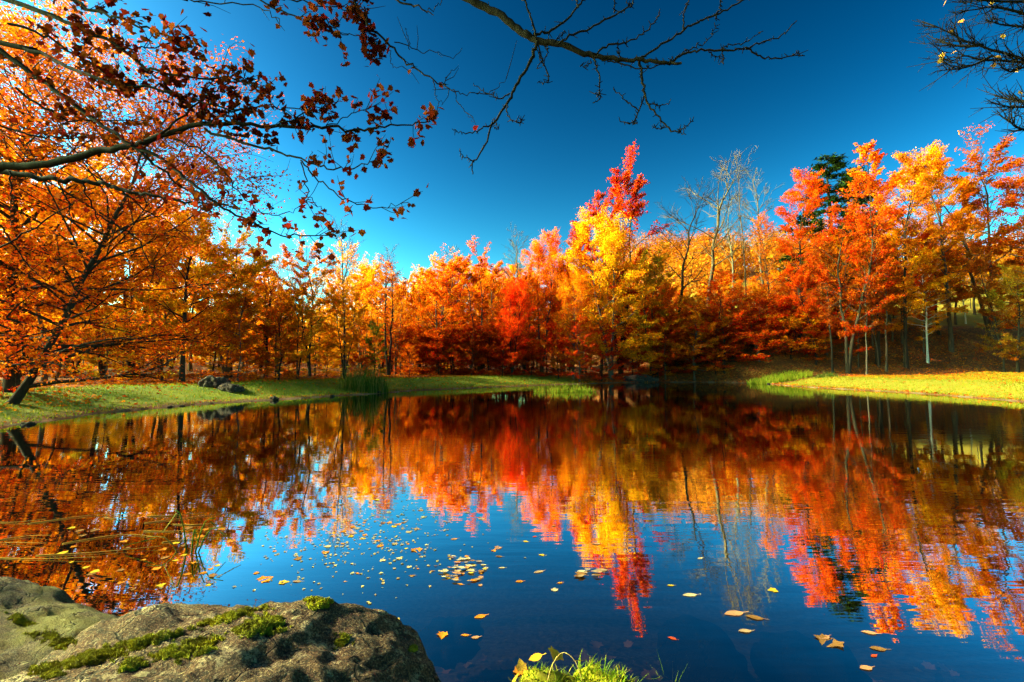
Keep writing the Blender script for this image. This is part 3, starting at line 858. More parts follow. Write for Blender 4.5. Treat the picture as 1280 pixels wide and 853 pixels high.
# the part of its crown above the picture
for i in range(34):
    h0 = rng.uniform(7.2, 9.4); az = rng.uniform(0, 6.28); ll = rng.uniform(2.0, 3.8)
    p0 = np.array([mb[0], mb[1], h0]); d = np.array([math.cos(az), math.sin(az), rng.uniform(.25, .7)])
    p1 = p0 + d * ll * .5 + rng.normal(0, .1, 3); p2 = p1 + d * ll * .5 + rng.normal(0, .15, 3)
    P = spline([p0, p1, p2], 9)
    TLb.tube(P, np.linspace(.035, .006, 9), 5); leafy(P, 1.25, .3, .115, .25)
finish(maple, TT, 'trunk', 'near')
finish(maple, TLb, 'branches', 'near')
LC = np.array(LC) - np.array(mb)
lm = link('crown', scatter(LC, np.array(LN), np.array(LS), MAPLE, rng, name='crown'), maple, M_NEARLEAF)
lm.color = (.045, .003, .002, 1); lm['tint'] = [.17, .013, .004]  # leaf colour darkened so the front-lit sprays still read as silhouettes

# --- bare limb in the top centre
bb = (-4.9, .9, hz(-4.9, .9))
bare, TT = near_tree('overhanging_bare_tree', bb, 'leafless tree whose single crooked bare limb crosses the top of the sky', 'dark', 8.5, .2, (.5, .6))
TB = Tubes()
BASE = (-4.65, 1.2, 4.6)


def blimb(pts, r0, r1, d0=4.2, d1=4.2, ext=None, k=6):
    P = px_path(pts, d0, d1, max(6, 5 * len(pts)))
    P[1:-1] += rng.normal(0, .006, (len(P) - 2, 3))
    rr = np.linspace(r0, r1, len(P)) * (1 + rng.normal(0, .07, len(P)))
    if ext is not None:
        E = spline([np.array(e, float) for e in ext] + [P[0]], 10)
        TB.tube(E, np.linspace(r0 * 1.7, r0, 10), 8)
    TB.tube(P, rr, k)
    for i in range(int(len(P) * .6)):         # buds and spurs
        q = P[rng.integers(1, len(P))]; TB.tube([q, q + rng.normal(0, .022, 3) + np.array([0, 0, .008])], [.005, .003], 3)


blimb([(560, -16), (588, 0), (623, 18), (651, 39), (671, 51)], .037, .030, 4.3, 4.2, [BASE, (-3.4, 2.6, 5.9), (-1.6, 4.0, 5.7)], 8)
blimb([(671, 51), (701, 56), (739, 69), (771, 74), (799, 76), (834, 80), (852, 79)], .030, .010, 4.2, 4.0, None, 8)
ds = 4.1
for pts, r0, r1 in [
    ([(836, 80), (855, 67), (876, 64), (912, 63), (933, 60), (954, 53), (978, 44), (996, 26)], .011, .004),
    ([(933, 60), (950, 70), (968, 73), (992, 70), (1006, 70)], .008, .004), ([(990, 70), (997, 66), (1000, 70)], .004, .003),
    ([(901, 63), (912, 56), (933, 53), (954, 39)], .006, .003), ([(903, 63), (904, 72), (904, 82)], .005, .003), ([(886, 64), (893, 70), (903, 71)], .005, .003),
    ([(852, 68), (869, 58), (878, 56), (889, 44), (894, 33)], .006, .003),
    ([(799, 74), (820, 61), (852, 40), (876, 26), (898, 17), (927, 2), (945, -12)], .011, .006),
    ([(854, 39), (855, 18), (861, 0), (866, -14)], .007, .005), ([(896, 18), (900, 8), (902, -6)], .006, .004), ([(896, 18), (896, 26)], .004, .003),
    ([(741, 67), (764, 56), (785, 52), (806, 40), (820, 26), (825, 16)], .009, .004), ([(771, 55), (773, 63), (775, 72)], .005, .004),
    ([(697, 56), (718, 42), (746, 32), (771, 17), (789, 7), (795, -10)], .010, .006), ([(768, 16), (769, -6)], .006, .005), ([(789, 7), (783, 4)], .004, .003), ([(692, 54), (700, 46), (706, 39)], .005, .003),
    ([(667, 43), (690, 37), (715, 18), (735, -8)], .012, .008), ([(722, 10), (720, 0), (719, -6)], .006, .004),
    ([(670, 46), (665, 25), (658, 7), (652, -10)], .010, .007),
    ([(672, 52), (662, 77), (644, 109), (634, 130), (616, 155), (606, 183), (592, 203), (591, 218)], .016, .005),
    ([(637, 117), (623, 123), (606, 116), (592, 104)], .007, .003), ([(616, 153), (599, 163), (578, 167), (565, 161)], .007, .003), ([(592, 203), (581, 197), (574, 189)], .005, .003),
    ([(634, 130), (634, 142), (641, 151), (651, 153), (650, 149)], .006, .003), ([(617, 150), (623, 160), (618, 159)], .004, .003),
    ([(672, 55), (680, 81), (686, 97), (681, 104), (672, 104)], .007, .004), ([(680, 57), (685, 67), (676, 78), (671, 86)], .006, .004), ([(671, 57), (674, 72), (680, 80)], .005, .004),
    ([(741, 70), (748, 91), (751, 116), (748, 125), (741, 129)], .008, .004), ([(740, 78), (732, 84), (725, 83)], .005, .003), ([(751, 121), (744, 118)], .004, .003),
    ([(799, 76), (803, 102), (806, 118), (813, 134), (831, 156), (848, 166), (855, 160), (865, 152)], .012, .004), ([(848, 166), (856, 168)], .004, .003),
    ([(806, 118), (799, 139), (790, 154), (775, 152)], .008, .004), ([(799, 139), (781, 125), (767, 112)], .006, .003), ([(794, 150), (796, 154), (790, 155)], .004, .003),
    ([(812, 130), (824, 132), (836, 129)], .006, .003), ([(831, 158), (824, 162), (815, 157)], .005, .003),
    ([(752, 76), (771, 78), (799, 86), (820, 83), (832, 80)], .007, .004), ([(826, 79), (818, 74)], .005, .003), ([(838, 78), (841, 70)], .005, .003),
]:
    blimb(pts, r0, r1, ds, ds + rng.uniform(-.15, .15))
finish(bare, TT, 'trunk', 'near')
finish(bare, TB, 'branch', 'near')

# --- bare twigs from the right
rb = (12.0, 4.4, hz(12.0, 4.4))
rt, TT = near_tree('overhanging_twiggy_tree', rb, 'bare twiggy tree reaching in from the right edge high above the pond', 'dark', 8, .2, (-.4, .8))
TB = Tubes()
RC = []
for pts in ([(1300, 80), (1284, 76), (1260, 68), (1240, 63), (1224, 57), (1208, 52), (1194, 45), (1180, 38), (1168, 32)],
            [(1300, 84), (1284, 79), (1252, 76), (1226, 75), (1206, 70), (1190, 76), (1176, 74)],
            [(1300, 24), (1268, 14), (1240, 9), (1220, 12), (1204, 14)], [(1290, 36), (1280, 34), (1252, 31), (1238, 27)], [(1290, 2), (1250, 2), (1222, 0), (1192, -2)],
            [(1296, 92), (1280, 84), (1264, 90), (1250, 84)], [(1296, 130), (1280, 127), (1264, 125), (1248, 120)], [(1296, 134), (1270, 134), (1250, 134)],
            [(1296, 164), (1280, 162), (1268, 158), (1260, 148)], [(1224, 57), (1205, 58), (1185, 55), (1170, 48)], [(1240, 70), (1220, 80), (1200, 86), (1180, 88)]):
    d0 = 7.4
    P = px_path(pts, d0, d0 + rng.uniform(-.5, .4))
    if pts[0][0] > 1280:
        E = spline([np.array([11.8, 5.0, P[0][2] - 1.6]), np.array([10.2, 6.4, P[0][2] - .4]), P[0]], 8)
        TB.tube(E, np.linspace(.07, .028, 8), 6)
    TB.tube(P, np.linspace(.024, .006, len(P)), 5)
    for i in range(int(len(P) * 1.5)):
        k = rng.integers(1, len(P) - 1); d = unit(P[k + 1] - P[k])
        tw = unit(d + rng.normal(0, .5, 3) + np.array([0, 0, .15])) * rng.uniform(.12, .5)
        q = P[k] + tw * .5 + rng.normal(0, .02, 3)
        TB.tube([P[k], q, P[k] + tw], [.008, .006, .0035], 3)
        for j in range(2):
            t2_ = unit(tw + rng.normal(0, .25, 3)) * rng.uniform(.08, .22)
            TB.tube([q, q + t2_], [.005, .003], 3)
        if rng.uniform() < .03: RC.append(P[k] + tw)
for i in range(16):
    h0 = rng.uniform(4.5, 8); az = rng.uniform(0, 6.28); ll = rng.uniform(1.2, 2.4)
    p0 = np.array([11.8, 4.9, h0]); d = np.array([math.cos(az), math.sin(az), .5])
    TB.tube(spline([p0, p0 + d * ll * .5 + rng.normal(0, .1, 3), p0 + d * ll], 7), np.linspace(.03, .005, 7), 4)
finish(rt, TT, 'trunk', 'near'); finish(rt, TB, 'branches', 'near')
RC = np.array(RC) - np.array(rb)
lm = link('crown', scatter(RC, rng.normal(0, 1, (len(RC), 3)), np.full(len(RC), .09), MAPLE, rng, name='crown'), rt, M_NEARLEAF)
lm.color = (.7, .3, .05, 1); lm['tint'] = [.7, .2, .03]


# ------------------------------------------------------------------ rocks
def rock_mesh(name, cen, ax, seed, rz=0., sub=6, p=2.6, amp=.10, fine=.02, tilt=0.):
    import bmesh
    bm = bmesh.new()
    bmesh.ops.create_icosphere(bm, subdivisions=sub, radius=1)
    ca, sa = math.cos(rz), math.sin(rz)
    off = Vector((seed * 7.3, seed * 3.1, seed * 1.7))
    k = min(ax)
    for v in bm.verts:
        d = v.co.normalized()
        r = (abs(d.x) ** p + abs(d.y) ** p + abs(d.z) ** p) ** (-1 / p)
        q = Vector((d.x * r * ax[0], d.y * r * ax[1], d.z * r * ax[2]))
        n1_ = noise.fractal(q * (1.3 / max(ax) * 1.6) + off, 1.0, 2.0, 4)
        n2_ = noise.fractal(q * 9.0 + off, .75, 2.0, 5)
        n3_ = noise.ridged_multi_fractal(q * 2.6 + off, 1.0, 2.0, 3, 1.0, 2.0) if fine > 0 else 0
        q += d * (n1_ * amp * 1.6 + n2_ * fine - (n3_ - 1.1) * fine * .35)
        q.z += q.x * tilt
        v.co = Vector((q.x * ca - q.y * sa, q.x * sa + q.y * ca, q.z))
    me = bpy.data.meshes.new(name)
    bm.to_mesh(me); bm.free()
    me.polygons.foreach_set('use_smooth', [True] * len(me.polygons))
    return me


def rock_material(name, base, pale, dark, warm, sc=1.0, algae=0.0):
    m = NT(name)
    pos = m.coord()
    a = m.noise(3.2 * sc, 6, pos, .65); b_ = m.noise(24 * sc, 6, pos, .75); c0 = m.noise(9 * sc, 6, pos, .7); f = m.noise(120 * sc, 3, pos, .7)
    c = m.mix(m.ramp(a, [(.40, 0.0), (.60, 1.0)]), base, warm)
    c = m.mix(m.ramp(b_, [(.52, 0.0), (.58, .9)]), c, dark)
    c = m.mix(m.ramp(c0, [(.55, 0.0), (.60, .95)]), c, pale)
    c = m.mix(m.ramp(f, [(.42, .9), (.50, 0.0)]), c, dark)
    c = m.mix(m.ramp(f, [(.57, 0.0), (.64, .9)]), c, pale)
    # lichen: crusty round patches
    wv = m.n('ShaderNodeVectorMath', operation='MULTIPLY_ADD')
    nn = m.n('ShaderNodeTexNoise'); nn.inputs['Scale'].default_value = 30; nn.inputs['Detail'].default_value = 3; m.l(pos, nn.inputs['Vector'])
    m.l(nn.outputs['Color'], wv.inputs[0]); wv.inputs[1].default_value = (.05, .05, .05); m.l(pos, wv.inputs[2])
    vo = m.n('ShaderNodeTexVoronoi'); vo.inputs['Scale'].default_value = 11 * sc; m.l(wv.outputs[0], vo.inputs['Vector'])
    sp = m.n('ShaderNodeSeparateColor'); m.l(vo.outputs['Color'], sp.inputs[0])
    size = m.math('MULTIPLY', sp.outputs[0], .30)
    li = m.math('MULTIPLY', m.math('LESS_THAN', vo.outputs['Distance'], size), m.math('GREATER_THAN', sp.outputs[1], .55))
    c = m.mix(m.math('MULTIPLY', li, .75), c, (.40, .28, .15))
    # cracks
    wv2 = m.n('ShaderNodeVectorMath', operation='MULTIPLY_ADD')
    n3 = m.n('ShaderNodeTexNoise'); n3.inputs['Scale'].default_value = 5; n3.inputs['Detail'].default_value = 4; m.l(pos, n3.inputs['Vector'])
    m.l(n3.outputs['Color'], wv2.inputs[0]); wv2.inputs[1].default_value = (.35, .35, .35); m.l(pos, wv2.inputs[2])
    ve = m.n('ShaderNodeTexVoronoi', feature='DISTANCE_TO_EDGE'); ve.inputs['Scale'].default_value = 2.1 * sc; m.l(wv2.outputs[0], ve.inputs['Vector'])
    cr = m.ramp(ve.outputs['Distance'], [(.004, 1.0), (.016, 0.0)])
    c = m.mix(m.math('MULTIPLY', cr, .85), c, dark)
    if algae: c = m.mix(m.ramp(a, [(.42, 0.0), (.56, algae)]), c, (.17, .13, .018))
    # wet dark band at the waterline
    gp = m.n('ShaderNodeNewGeometry'); sz = m.n('ShaderNodeSeparateXYZ'); m.l(gp.outputs['Position'], sz.inputs[0])
    wet = m.ramp(m.math('ADD', sz.outputs['Z'], m.math('MULTIPLY', a, -.06)), [(.015, .8), (.05, 0.0)])
    c = m.mix(wet, c, (.018, .010, .006))
    hh = m.math('ADD', m.math('MULTIPLY', b_, .8), m.math('MULTIPLY', f, .55))
    hh = m.math('SUBTRACT', hh, m.math('MULTIPLY', cr, .8))
    m.principled(c, .9, .2, m.bump(hh, 1.0, .06))
    return m.m


M_ROCK = rock_material('granite', (.118, .052, .024), (.33, .21, .125), (.024, .010, .006), (.135, .044, .019))
M_SLAB = rock_material('slab_stone', (.12, .062, .032), (.21, .125, .065), (.04, .02, .012), (.13, .058, .02), 1.2, .55)
M_DARKROCK = rock_material('dark_stone', (.055, .034, .026), (.13, .09, .07), (.012, .009, .008), (.045, .022, .016))

boul_c = np.array([-1.26, 1.64, .04])
me = rock_mesh('boulder', boul_c, (1.06, 1.0, .56), 2.0, R(14), 7, 2.25, .045, .020, .09)
boulder = tag(link('boulder', me, None, M_ROCK), 'large rough granite boulder with moss cushions at the near water edge', 'boulder')
boulder.location = boul_c
me2 = rock_mesh('rock_slab', None, (1.75, .80, .46), 5.0, R(-17), 6, 2.5, .075, .022, -.06)
slab = tag(link('rock_slab', me2, None, M_SLAB), 'low smooth stone slab at the water edge behind the mossy boulder', 'boulder')
slab.location = (-3.38, 2.5, -.08)


def ground_stone(name, px, py, Y, ax, seed, label, rz=0, dz=.3, mat=None, sub=5):
    b = at(px, py, Y)
    o = tag(link(name, rock_mesh(name, None, ax, seed, R(rz), sub, 2.6, min(ax) * .25, min(ax) * .05), None, mat or M_DARKROCK), label, 'boulder')
    o.location = (b[0], Y, hz(b[0], Y) + ax[2] * dz)
    return o


ground_stone('boulder', 268, 478, 24.2, (.62, .5, .36), 3, 'dark boulder on the left bank, the larger and left of two', 10)
ground_stone('boulder', 289, 480, 23.8, (.55, .45, .24), 4, 'lower purplish boulder on the left bank, right of the larger one', -15)
ground_stone('stone_ledge', 800, 470, 48.4, (1.9, .6, .55), 6, 'grey stone ledge on the far shore below the crimson sapling', 4, .0, M_DARKROCK)
for i, (px, py, z, ax) in enumerate([(880, 828, -.30, (.26, .42, .16)), (1010, 838, -.36, (.3, .3, .14)), (560, 800, -.28, (.22, .2, .1))]):
    p = on_z(px, py, z)
    o = link('submerged_stone', rock_mesh('submerged_stone', None, ax, 9 + i, R(25 * i), 4, 2.4, .04, .01), None, M_SLAB)
    o.location = (p[0], p[1], z)
    tag(o, ['rounded brown stone under the water right of the grass hummock', 'flat brown stone under the water near the lower right corner', 'small brown stone under the water beside the mossy boulder'][i], 'stone')

rs = random.Random(4)
for i in range(12):
    k = rs.choice([28, 29, 30, 31, 32, 33, 34, 16, 17]) if i < 8 else rs.choice([10, 11, 12])
    a_, b_ = POND[k], POND[(k + 1) % len(POND)]
    t_ = rs.random(); q = a_ + (b_ - a_) * t_ + np.array([rs.uniform(-.2, .2), rs.uniform(-.2, .2)])
    sz = rs.uniform(.08, .2)
    o = link('shore_stone', rock_mesh('shore_stone', None, (sz, sz * rs.uniform(.6, .9), sz * .5), 20 + i, rs.uniform(0, 6), 3, 2.4, sz * .2, sz * .05), None, M_DARKROCK)
    o.location = (q[0], q[1], max(0, hz(q[0], q[1])) + sz * .1)
    tag(o, 'small dark stone lying at the waterline', 'stone', 'stones along the waterline')

# moss cushions on the boulder
bm_v = [boulder.matrix_basis @ v.co for v in boulder.data.vertices]
bvh = bvhtree.BVHTree.FromPolygons(bm_v, [tuple(p.vertices) for p in boulder.data.polygons])
rng = np.random.default_rng(44)
M_MOSS = NT('moss')
pos = M_MOSS.coord(); nz = M_MOSS.noise(26, 4, pos); nz2 = M_MOSS.noise(5, 3, pos)
g = M_MOSS.n('ShaderNodeNewGeometry')
cc = M_MOSS.mix(M_MOSS.ramp(nz2, [(.36, 0.0), (.62, 1.0)]), (.12, .10, .005), (.34, .27, .008))
cc = M_MOSS.mix(M_MOSS.ramp(nz, [(.38, .8), (.58, 0.0)]), cc, (.06, .035, .008))
cc = M_MOSS.mix(M_MOSS.math('MULTIPLY', g.outputs['Random Per Island'], .45), cc, (.30, .27, .015))
M_MOSS.principled(cc, .95, .1)
M_MOSS = M_MOSS.m


def moss(parent, pb, patches, n, seed):
    C, N = [], []
    rg = np.random.default_rng(seed)
    for (cx, cy, rx, ry, ang, w_) in patches:
        for i in range(int(n * w_)):
            a = rg.uniform(0, 6.28); rr = rg.uniform(0, 1) ** .62 * (1 + .28 * math.sin(3 * a + cx) + .16 * math.sin(7 * a + cy))
            u, v = rx * rr * math.cos(a), ry * rr * math.sin(a)
            px = cx + u * math.cos(R(ang)) - v * math.sin(R(ang)); py = cy + u * math.sin(R(ang)) + v * math.cos(R(ang))
            if noise.noise(Vector((px * .11, py * .22, seed))) + .5 * noise.noise(Vector((px * .3, py * .5, seed))) < -.10 + .75 * (rr - .5): continue
            d = ray(px, py); hit = pb.ray_cast(Vector(CAM), Vector(d))
            if hit[0] is None: continue
            edge = max(0, 1 - rr ** 2)
            C.append(np.array(hit[0]) + np.array(hit[1]) * rg.uniform(-.002, .009 * edge + .001)); N.append(np.array(hit[1]) * .8 + rg.normal(0, .55, 3) + np.array([0, 0, .3]))
    C = np.array(C); N = np.array(N)
    # small upright shoots, three blades each point
    tv = np.array([[0, -.16, -.2], [0, .16, -.2], [.12, 0, 1.0]]); tf = np.array([[0, 1, 2]])
    C3 = np.repeat(C, 3, 0) + rg.normal(0, .003, (len(C) * 3, 3)); N3 = np.repeat(N, 3, 0) + rg.normal(0, .35, (len(C) * 3, 3))
    me = scatter(C3 - np.array(parent.location), N3, rg.uniform(.004, .009, len(C3)), (tv, tf), rg, name='moss')
    o = link('moss', me, parent, M_MOSS)
    return o


moss(boulder, bvh, [(326, 783, 36, 15, -12, 1.3), (236, 812, 50, 13, -14, 1.3), (286, 772, 66, 6, -17, .9), (180, 803, 62, 7, -14, 1.1), (118, 822, 62, 10, -14, 1.2),
                    (70, 806, 28, 10, -5, .7), (398, 750, 26, 5.5, 4, .4), (402, 758, 17, 6, 0, .4), (428, 802, 11, 9, -15, .35), (516, 813, 6, 5, 10, .15), (60, 838, 30, 10, -5, .7), (165, 832, 20, 8, -10, .3)], 15000, 3)
slab.rotation_euler = (0, 0, 0)
sv = [slab.matrix_basis @ v.co for v in slab.data.vertices]
moss(slab, bvhtree.BVHTree.FromPolygons(sv, [tuple(p.vertices) for p in slab.data.polygons]),
     [(70, 800, 45, 9, 15, .7), (25, 775, 25, 7, 20, .4), (165, 796, 24, 5, 10, .4)], 9000, 5)

# ------------------------------------------------------------------ grasses and reeds
def grass_mat(name, c1, c2, tip):
    m = NT(name)
    g = m.n('ShaderNodeNewGeometry')
    r1 = g.outputs['Random Per Island']
    c = m.mix(r1, c1, c2)
    r2 = m.math('FRACT', m.math('MULTIPLY', r1, 57.3))
    c = m.mix(m.ramp(r2, [(.72, 0.0), (.80, 1.0)]), c, tip)
    d = m.n('ShaderNodeBsdfDiffuse'); tr = m.n('ShaderNodeBsdfTranslucent'); mx = m.n('ShaderNodeMixShader'); mx.inputs[0].default_value = .4
    m.l(c, d.inputs[0]); m.l(c, tr.inputs[0]); m.l(d.outputs[0], mx.inputs[1]); m.l(tr.outputs[0], mx.inputs[2]); m.l(mx.outputs[0], m.out.inputs[0])
    return m.m


def blades(base, h, wdt, lean, rg, seg=4):
    """curved tapering blades, all quads; base (n,3), h (n,)"""
    n = len(base)
    az = rg.uniform(0, 6.28, n); dx, dy = np.cos(az), np.sin(az)
    ln = rg.uniform(.2, 1.0, n) * lean
    face = rg.uniform(0, 6.28, n); fx_, fy_ = np.cos(face), np.sin(face)
    V = np.zeros((n, seg + 1, 2, 3))
    for i in range(seg + 1):
        t = i / seg
        off = ln * t ** 2 * h; z_ = h * (t - .25 * (ln * t ** 2))
        ww = wdt * (1 - t) ** .7 * .5 + .0004
        cx_ = base[:, 0] + dx * off; cy_ = base[:, 1] + dy * off
        for s_, sg in ((0, -1), (1, 1)):
            V[:, i, s_, 0] = cx_ + sg * ww * fx_; V[:, i, s_, 1] = cy_ + sg * ww * fy_; V[:, i, s_, 2] = base[:, 2] + z_
    k = (seg + 1) * 2
    f = np.array([[2 * i, 2 * i + 1, 2 * i + 3, 2 * i + 2] for i in range(seg)])
    F = (f[None] + (np.arange(n) * k)[:, None, None]).reshape(-1, 4)
    return V.reshape(-1, 3), F


M_GRASS = grass_mat('bank_grass', (.08, .14, .006), (.22, .22, .008), (.30, .20, .014))
M_GOLDGRASS = grass_mat('lawn_grass', (.13, .16, .010), (.22, .21, .012), (.28, .15, .012))
M_REED = grass_mat('reeds', (.035, .07, .010), (.09, .12, .016), (.22, .17, .04))
M_RUSH = grass_mat('rushes', (.13, .20, .012), (.28, .30, .02), (.36, .30, .03))
M_TUFT = grass_mat('fresh_grass', (.07, .13, .006), (.20, .23, .010), (.32, .26, .02))
rng = np.random.default_rng(77)


def lawn(n, xr, yr, test, h, wd, mat, label, name):
    x = rng.uniform(*xr, n); y = rng.uniform(*yr, n)
    sd = pond_sd(x, y); k = test(x, y, sd)
    x, y = x[k], y[k]
    V, F = blades(np.stack([x, y, height(x, y) - .01], -1), rng.uniform(h * .5, h * 1.3, len(x)), wd, .8, rng, 2)
    return tag(link(name, mesh_np(name, V, F), None, mat), label, 'grass', kind='stuff')


lawn(70000, (-24, 9), (11, 46), lambda x, y, sd: (sd > .05) & (sd < 6.3) & (x < 8), .11, .03, M_GRASS, 'short green grass on the left and far bank', 'bank_grass')
lawn(60000, (20, 46), (14, 43), lambda x, y, sd: (sd > .05) & (y < 42.5 + .5 * np.sin(x)), .10, .03, M_GOLDGRASS, 'yellow green sunlit grass on the right lawn', 'lawn_grass')
lawn(2200, (-12, 9), (9, 46), lambda x, y, sd: (sd > -.06) & (sd < .35), .45, .03, M_REED, 'ragged taller grass along the left waterline', 'waterline_grass')

# fallen leaves on the banks
x = rng.uniform(-26, 48, 90000); y = rng.uniform(10, 57, 90000)
sd = pond_sd(x, y)
pk = (sd > .1) & ((rng.uniform(size=len(x)) < .10) | (sd > 6) | ((x > 21) & (sd < .8)) | ((x > 6) & (x < 24) & (y > 42)) | ((x < -15.5) & (y < 19))) & (x > -1.2 * y) & (x < 1.2 * y)
x, y = x[pk], y[pk]
me = scatter(np.stack([x, y, height(x, y) + .02], -1), rng.normal(0, .35, (len(x), 3)) + np.array([0, 0, 1]), rng.uniform(.08, .2, len(x)), KITE, rng, name='fallen_leaves')
fl_ = link('fallen_leaves', me, None, leaf_material('fallen_leaf', .1, .6))
fl_.color = (.60, .13, .008, 1); fl_['tint'] = [.52, .035, .008]
tag(fl_, 'fallen orange and red leaves lying on the banks and wood floor', 'leaves', kind='stuff')


def clump(name, cx_, cy_, rx, ry, n, h, wd, lean, mat, label, z=None, cat='plant'):
    a = rng.uniform(0, 6.28, n); r_ = np.sqrt(rng.uniform(0, 1, n))
    x = cx_ + rx * r_ * np.cos(a); y = cy_ + ry * r_ * np.sin(a)
    zz = np.maximum(height(x, y), -.15) - .02
    hh = rng.uniform(.45, 1.15, n) * h * (1 - .35 * r_ ** 2)
    V, F = blades(np.stack([x, y, zz], -1), hh, wd, lean, rng, 4)
    z0 = hz(cx_, cy_) if z is None else z
    o = link(name, mesh_np(name, V - np.array([cx_, cy_, z0]), F), None, mat)
    o.location = (cx_, cy_, z0)
    return tag(o, label, cat)


p = on_z(455, 492)
clump('reed_clump', p[0], p[1], 1.45, .6, 520, 1.9, .035, .35, M_REED, 'tall dark green reed clump standing in the water off the left bank')
p = on_z(706, 490)
clump('rush_clump', p[0], p[1] - .2, 2.0, .55, 520, .75, .05, .7, M_RUSH, 'pale yellow green rushes growing in the water before the small scarlet maple')
p = on_z(975, 476)
clump('rush_clump', 24.6, 44.2, 3.0, 1.0, 900, 1.0, .06, .9, M_RUSH, 'bright green rushes on the shore left of the sunlit lawn')
p = on_z(1030, 478)
clump('rush_clump', 27.2, 41.6, 1.0, .5, 160, .6, .05, .9, M_REED, 'small dark rushes at the left tip of the sunlit lawn')

# near grass hummock
hx, hy = on_z(722, 850, .10)[:2]
hm = rock_mesh('hummock', None, (.36, .26, .16), 12, 0, 5, 2.2, .05, .012)
root = empty('grass_hummock', (hx, hy - .06, -.065), 'bright green grassy hummock with fallen leaves at the bottom water edge', 'grass clump')
hmo = link('moss_mound', hm, root, M_MOSS); hmo.location = (0, 0, .0)
hv = bvhtree.BVHTree.FromPolygons([v.co.copy() for v in hm.vertices], [tuple(pp.vertices) for pp in hm.polygons])


def on_mound(n, fx0=-.36, fx1=.36, fy=.24):
    out = []
    while len(out) < n:
        x_, y_ = rng.uniform(fx0, fx1), rng.uniform(-fy, fy)
        h_ = hv.ray_cast(Vector((x_, y_, 1)), Vector((0, 0, -1)))
        if h_[0] is not None and h_[0].z > -.02: out.append(np.array(h_[0]))
    return np.array(out)


B = on_mound(900)
V, F = blades(B - np.array([0, 0, .01]), rng.uniform(.03, .06, len(B)), .006, 1.2, rng, 3)
V2, F2 = blades(on_mound(230, .0, .3) - np.array([0, 0, .01]), rng.uniform(.045, .10, 230), .008, 1.0, rng, 4)
link('grass_blades', mesh_np('grass_blades', np.vstack([V, V2]), np.vstack([F, F2 + len(V)])), root, M_TUFT)
T = Tubes()
P = spline([np.array([-.16, 0, .1]), np.array([-.13, .05, .22]), np.array([-.07, .08, .28]), np.array([-.01, .06, .25]), np.array([.02, .03, .17])], 14)
T.tube(P, np.linspace(.0028, .0015, 14), 4)
link('dry_stem', T.mesh('dry_stem'), root, grass_mat('dry_stem', (.5, .32, .12), (.5, .3, .1), (.5, .3, .1)))

for px, py, n, h_, lab, mt in [(846, 845, 16, .36, 'small spray of grass blades at the bottom water edge right of the hummock', M_TUFT), (556, 846, 9, .2, 'tiny dark green sprout between the boulder and the hummock', M_REED)]:
    q = on_z(px, py + 8, 0)
    clump('grass_tuft', q[0], q[1], .045, .03, n, h_, .009, .8, mt, lab, z=0., cat='grass clump')

# ------------------------------------------------------------------ floating things
LEAFM = {'oval': scatter(np.zeros((1, 3)), np.array([[0, 0, 1.]]), np.ones(1), OVAL, spin=np.array([[0, 1., 0]]), name='floating_leaf'),
         'maple': scatter(np.zeros((1, 3)), np.array([[0, 0, 1.]]), np.ones(1), MAPLE, spin=np.array([[0, 1., 0]]), name='floating_leaf')}
for k_ in LEAFM.values(): k_.materials.append(M_FLOAT)
FC = dict(orange=(.48, .12, .016), pale=(.30, .155, .10), yellow=(.46, .24, .022), red=(.42, .03, .018), pink=(.38, .14, .085), brown=(.20, .075, .03), cream=(.42, .27, .17))


def fleaf(px, py, wpx, colr, shape, label, group=None, z=.0015):
    p = on_z(px, py, z)
    d = p[1]
    o = link('floating_leaf', LEAFM[shape])
    o.location = (p[0], p[1], z + random.uniform(0, .0012))
    s = wpx / FPX * d * .85
    o.scale = (s, s * random.uniform(.8, 1.15), s)
    o.rotation_euler = (random.uniform(-.03, .03), random.uniform(-.03, .03), random.uniform(0, 6.28) if shape == 'maple' else random.uniform(-.5, .5))
    j = random.uniform(.85, 1.1)
    o.color = (*[v * j for v in FC[colr]], 1); o['tint'] = [v * j * .8 for v in FC[colr]]
    return tag(o, label, 'leaf', group)


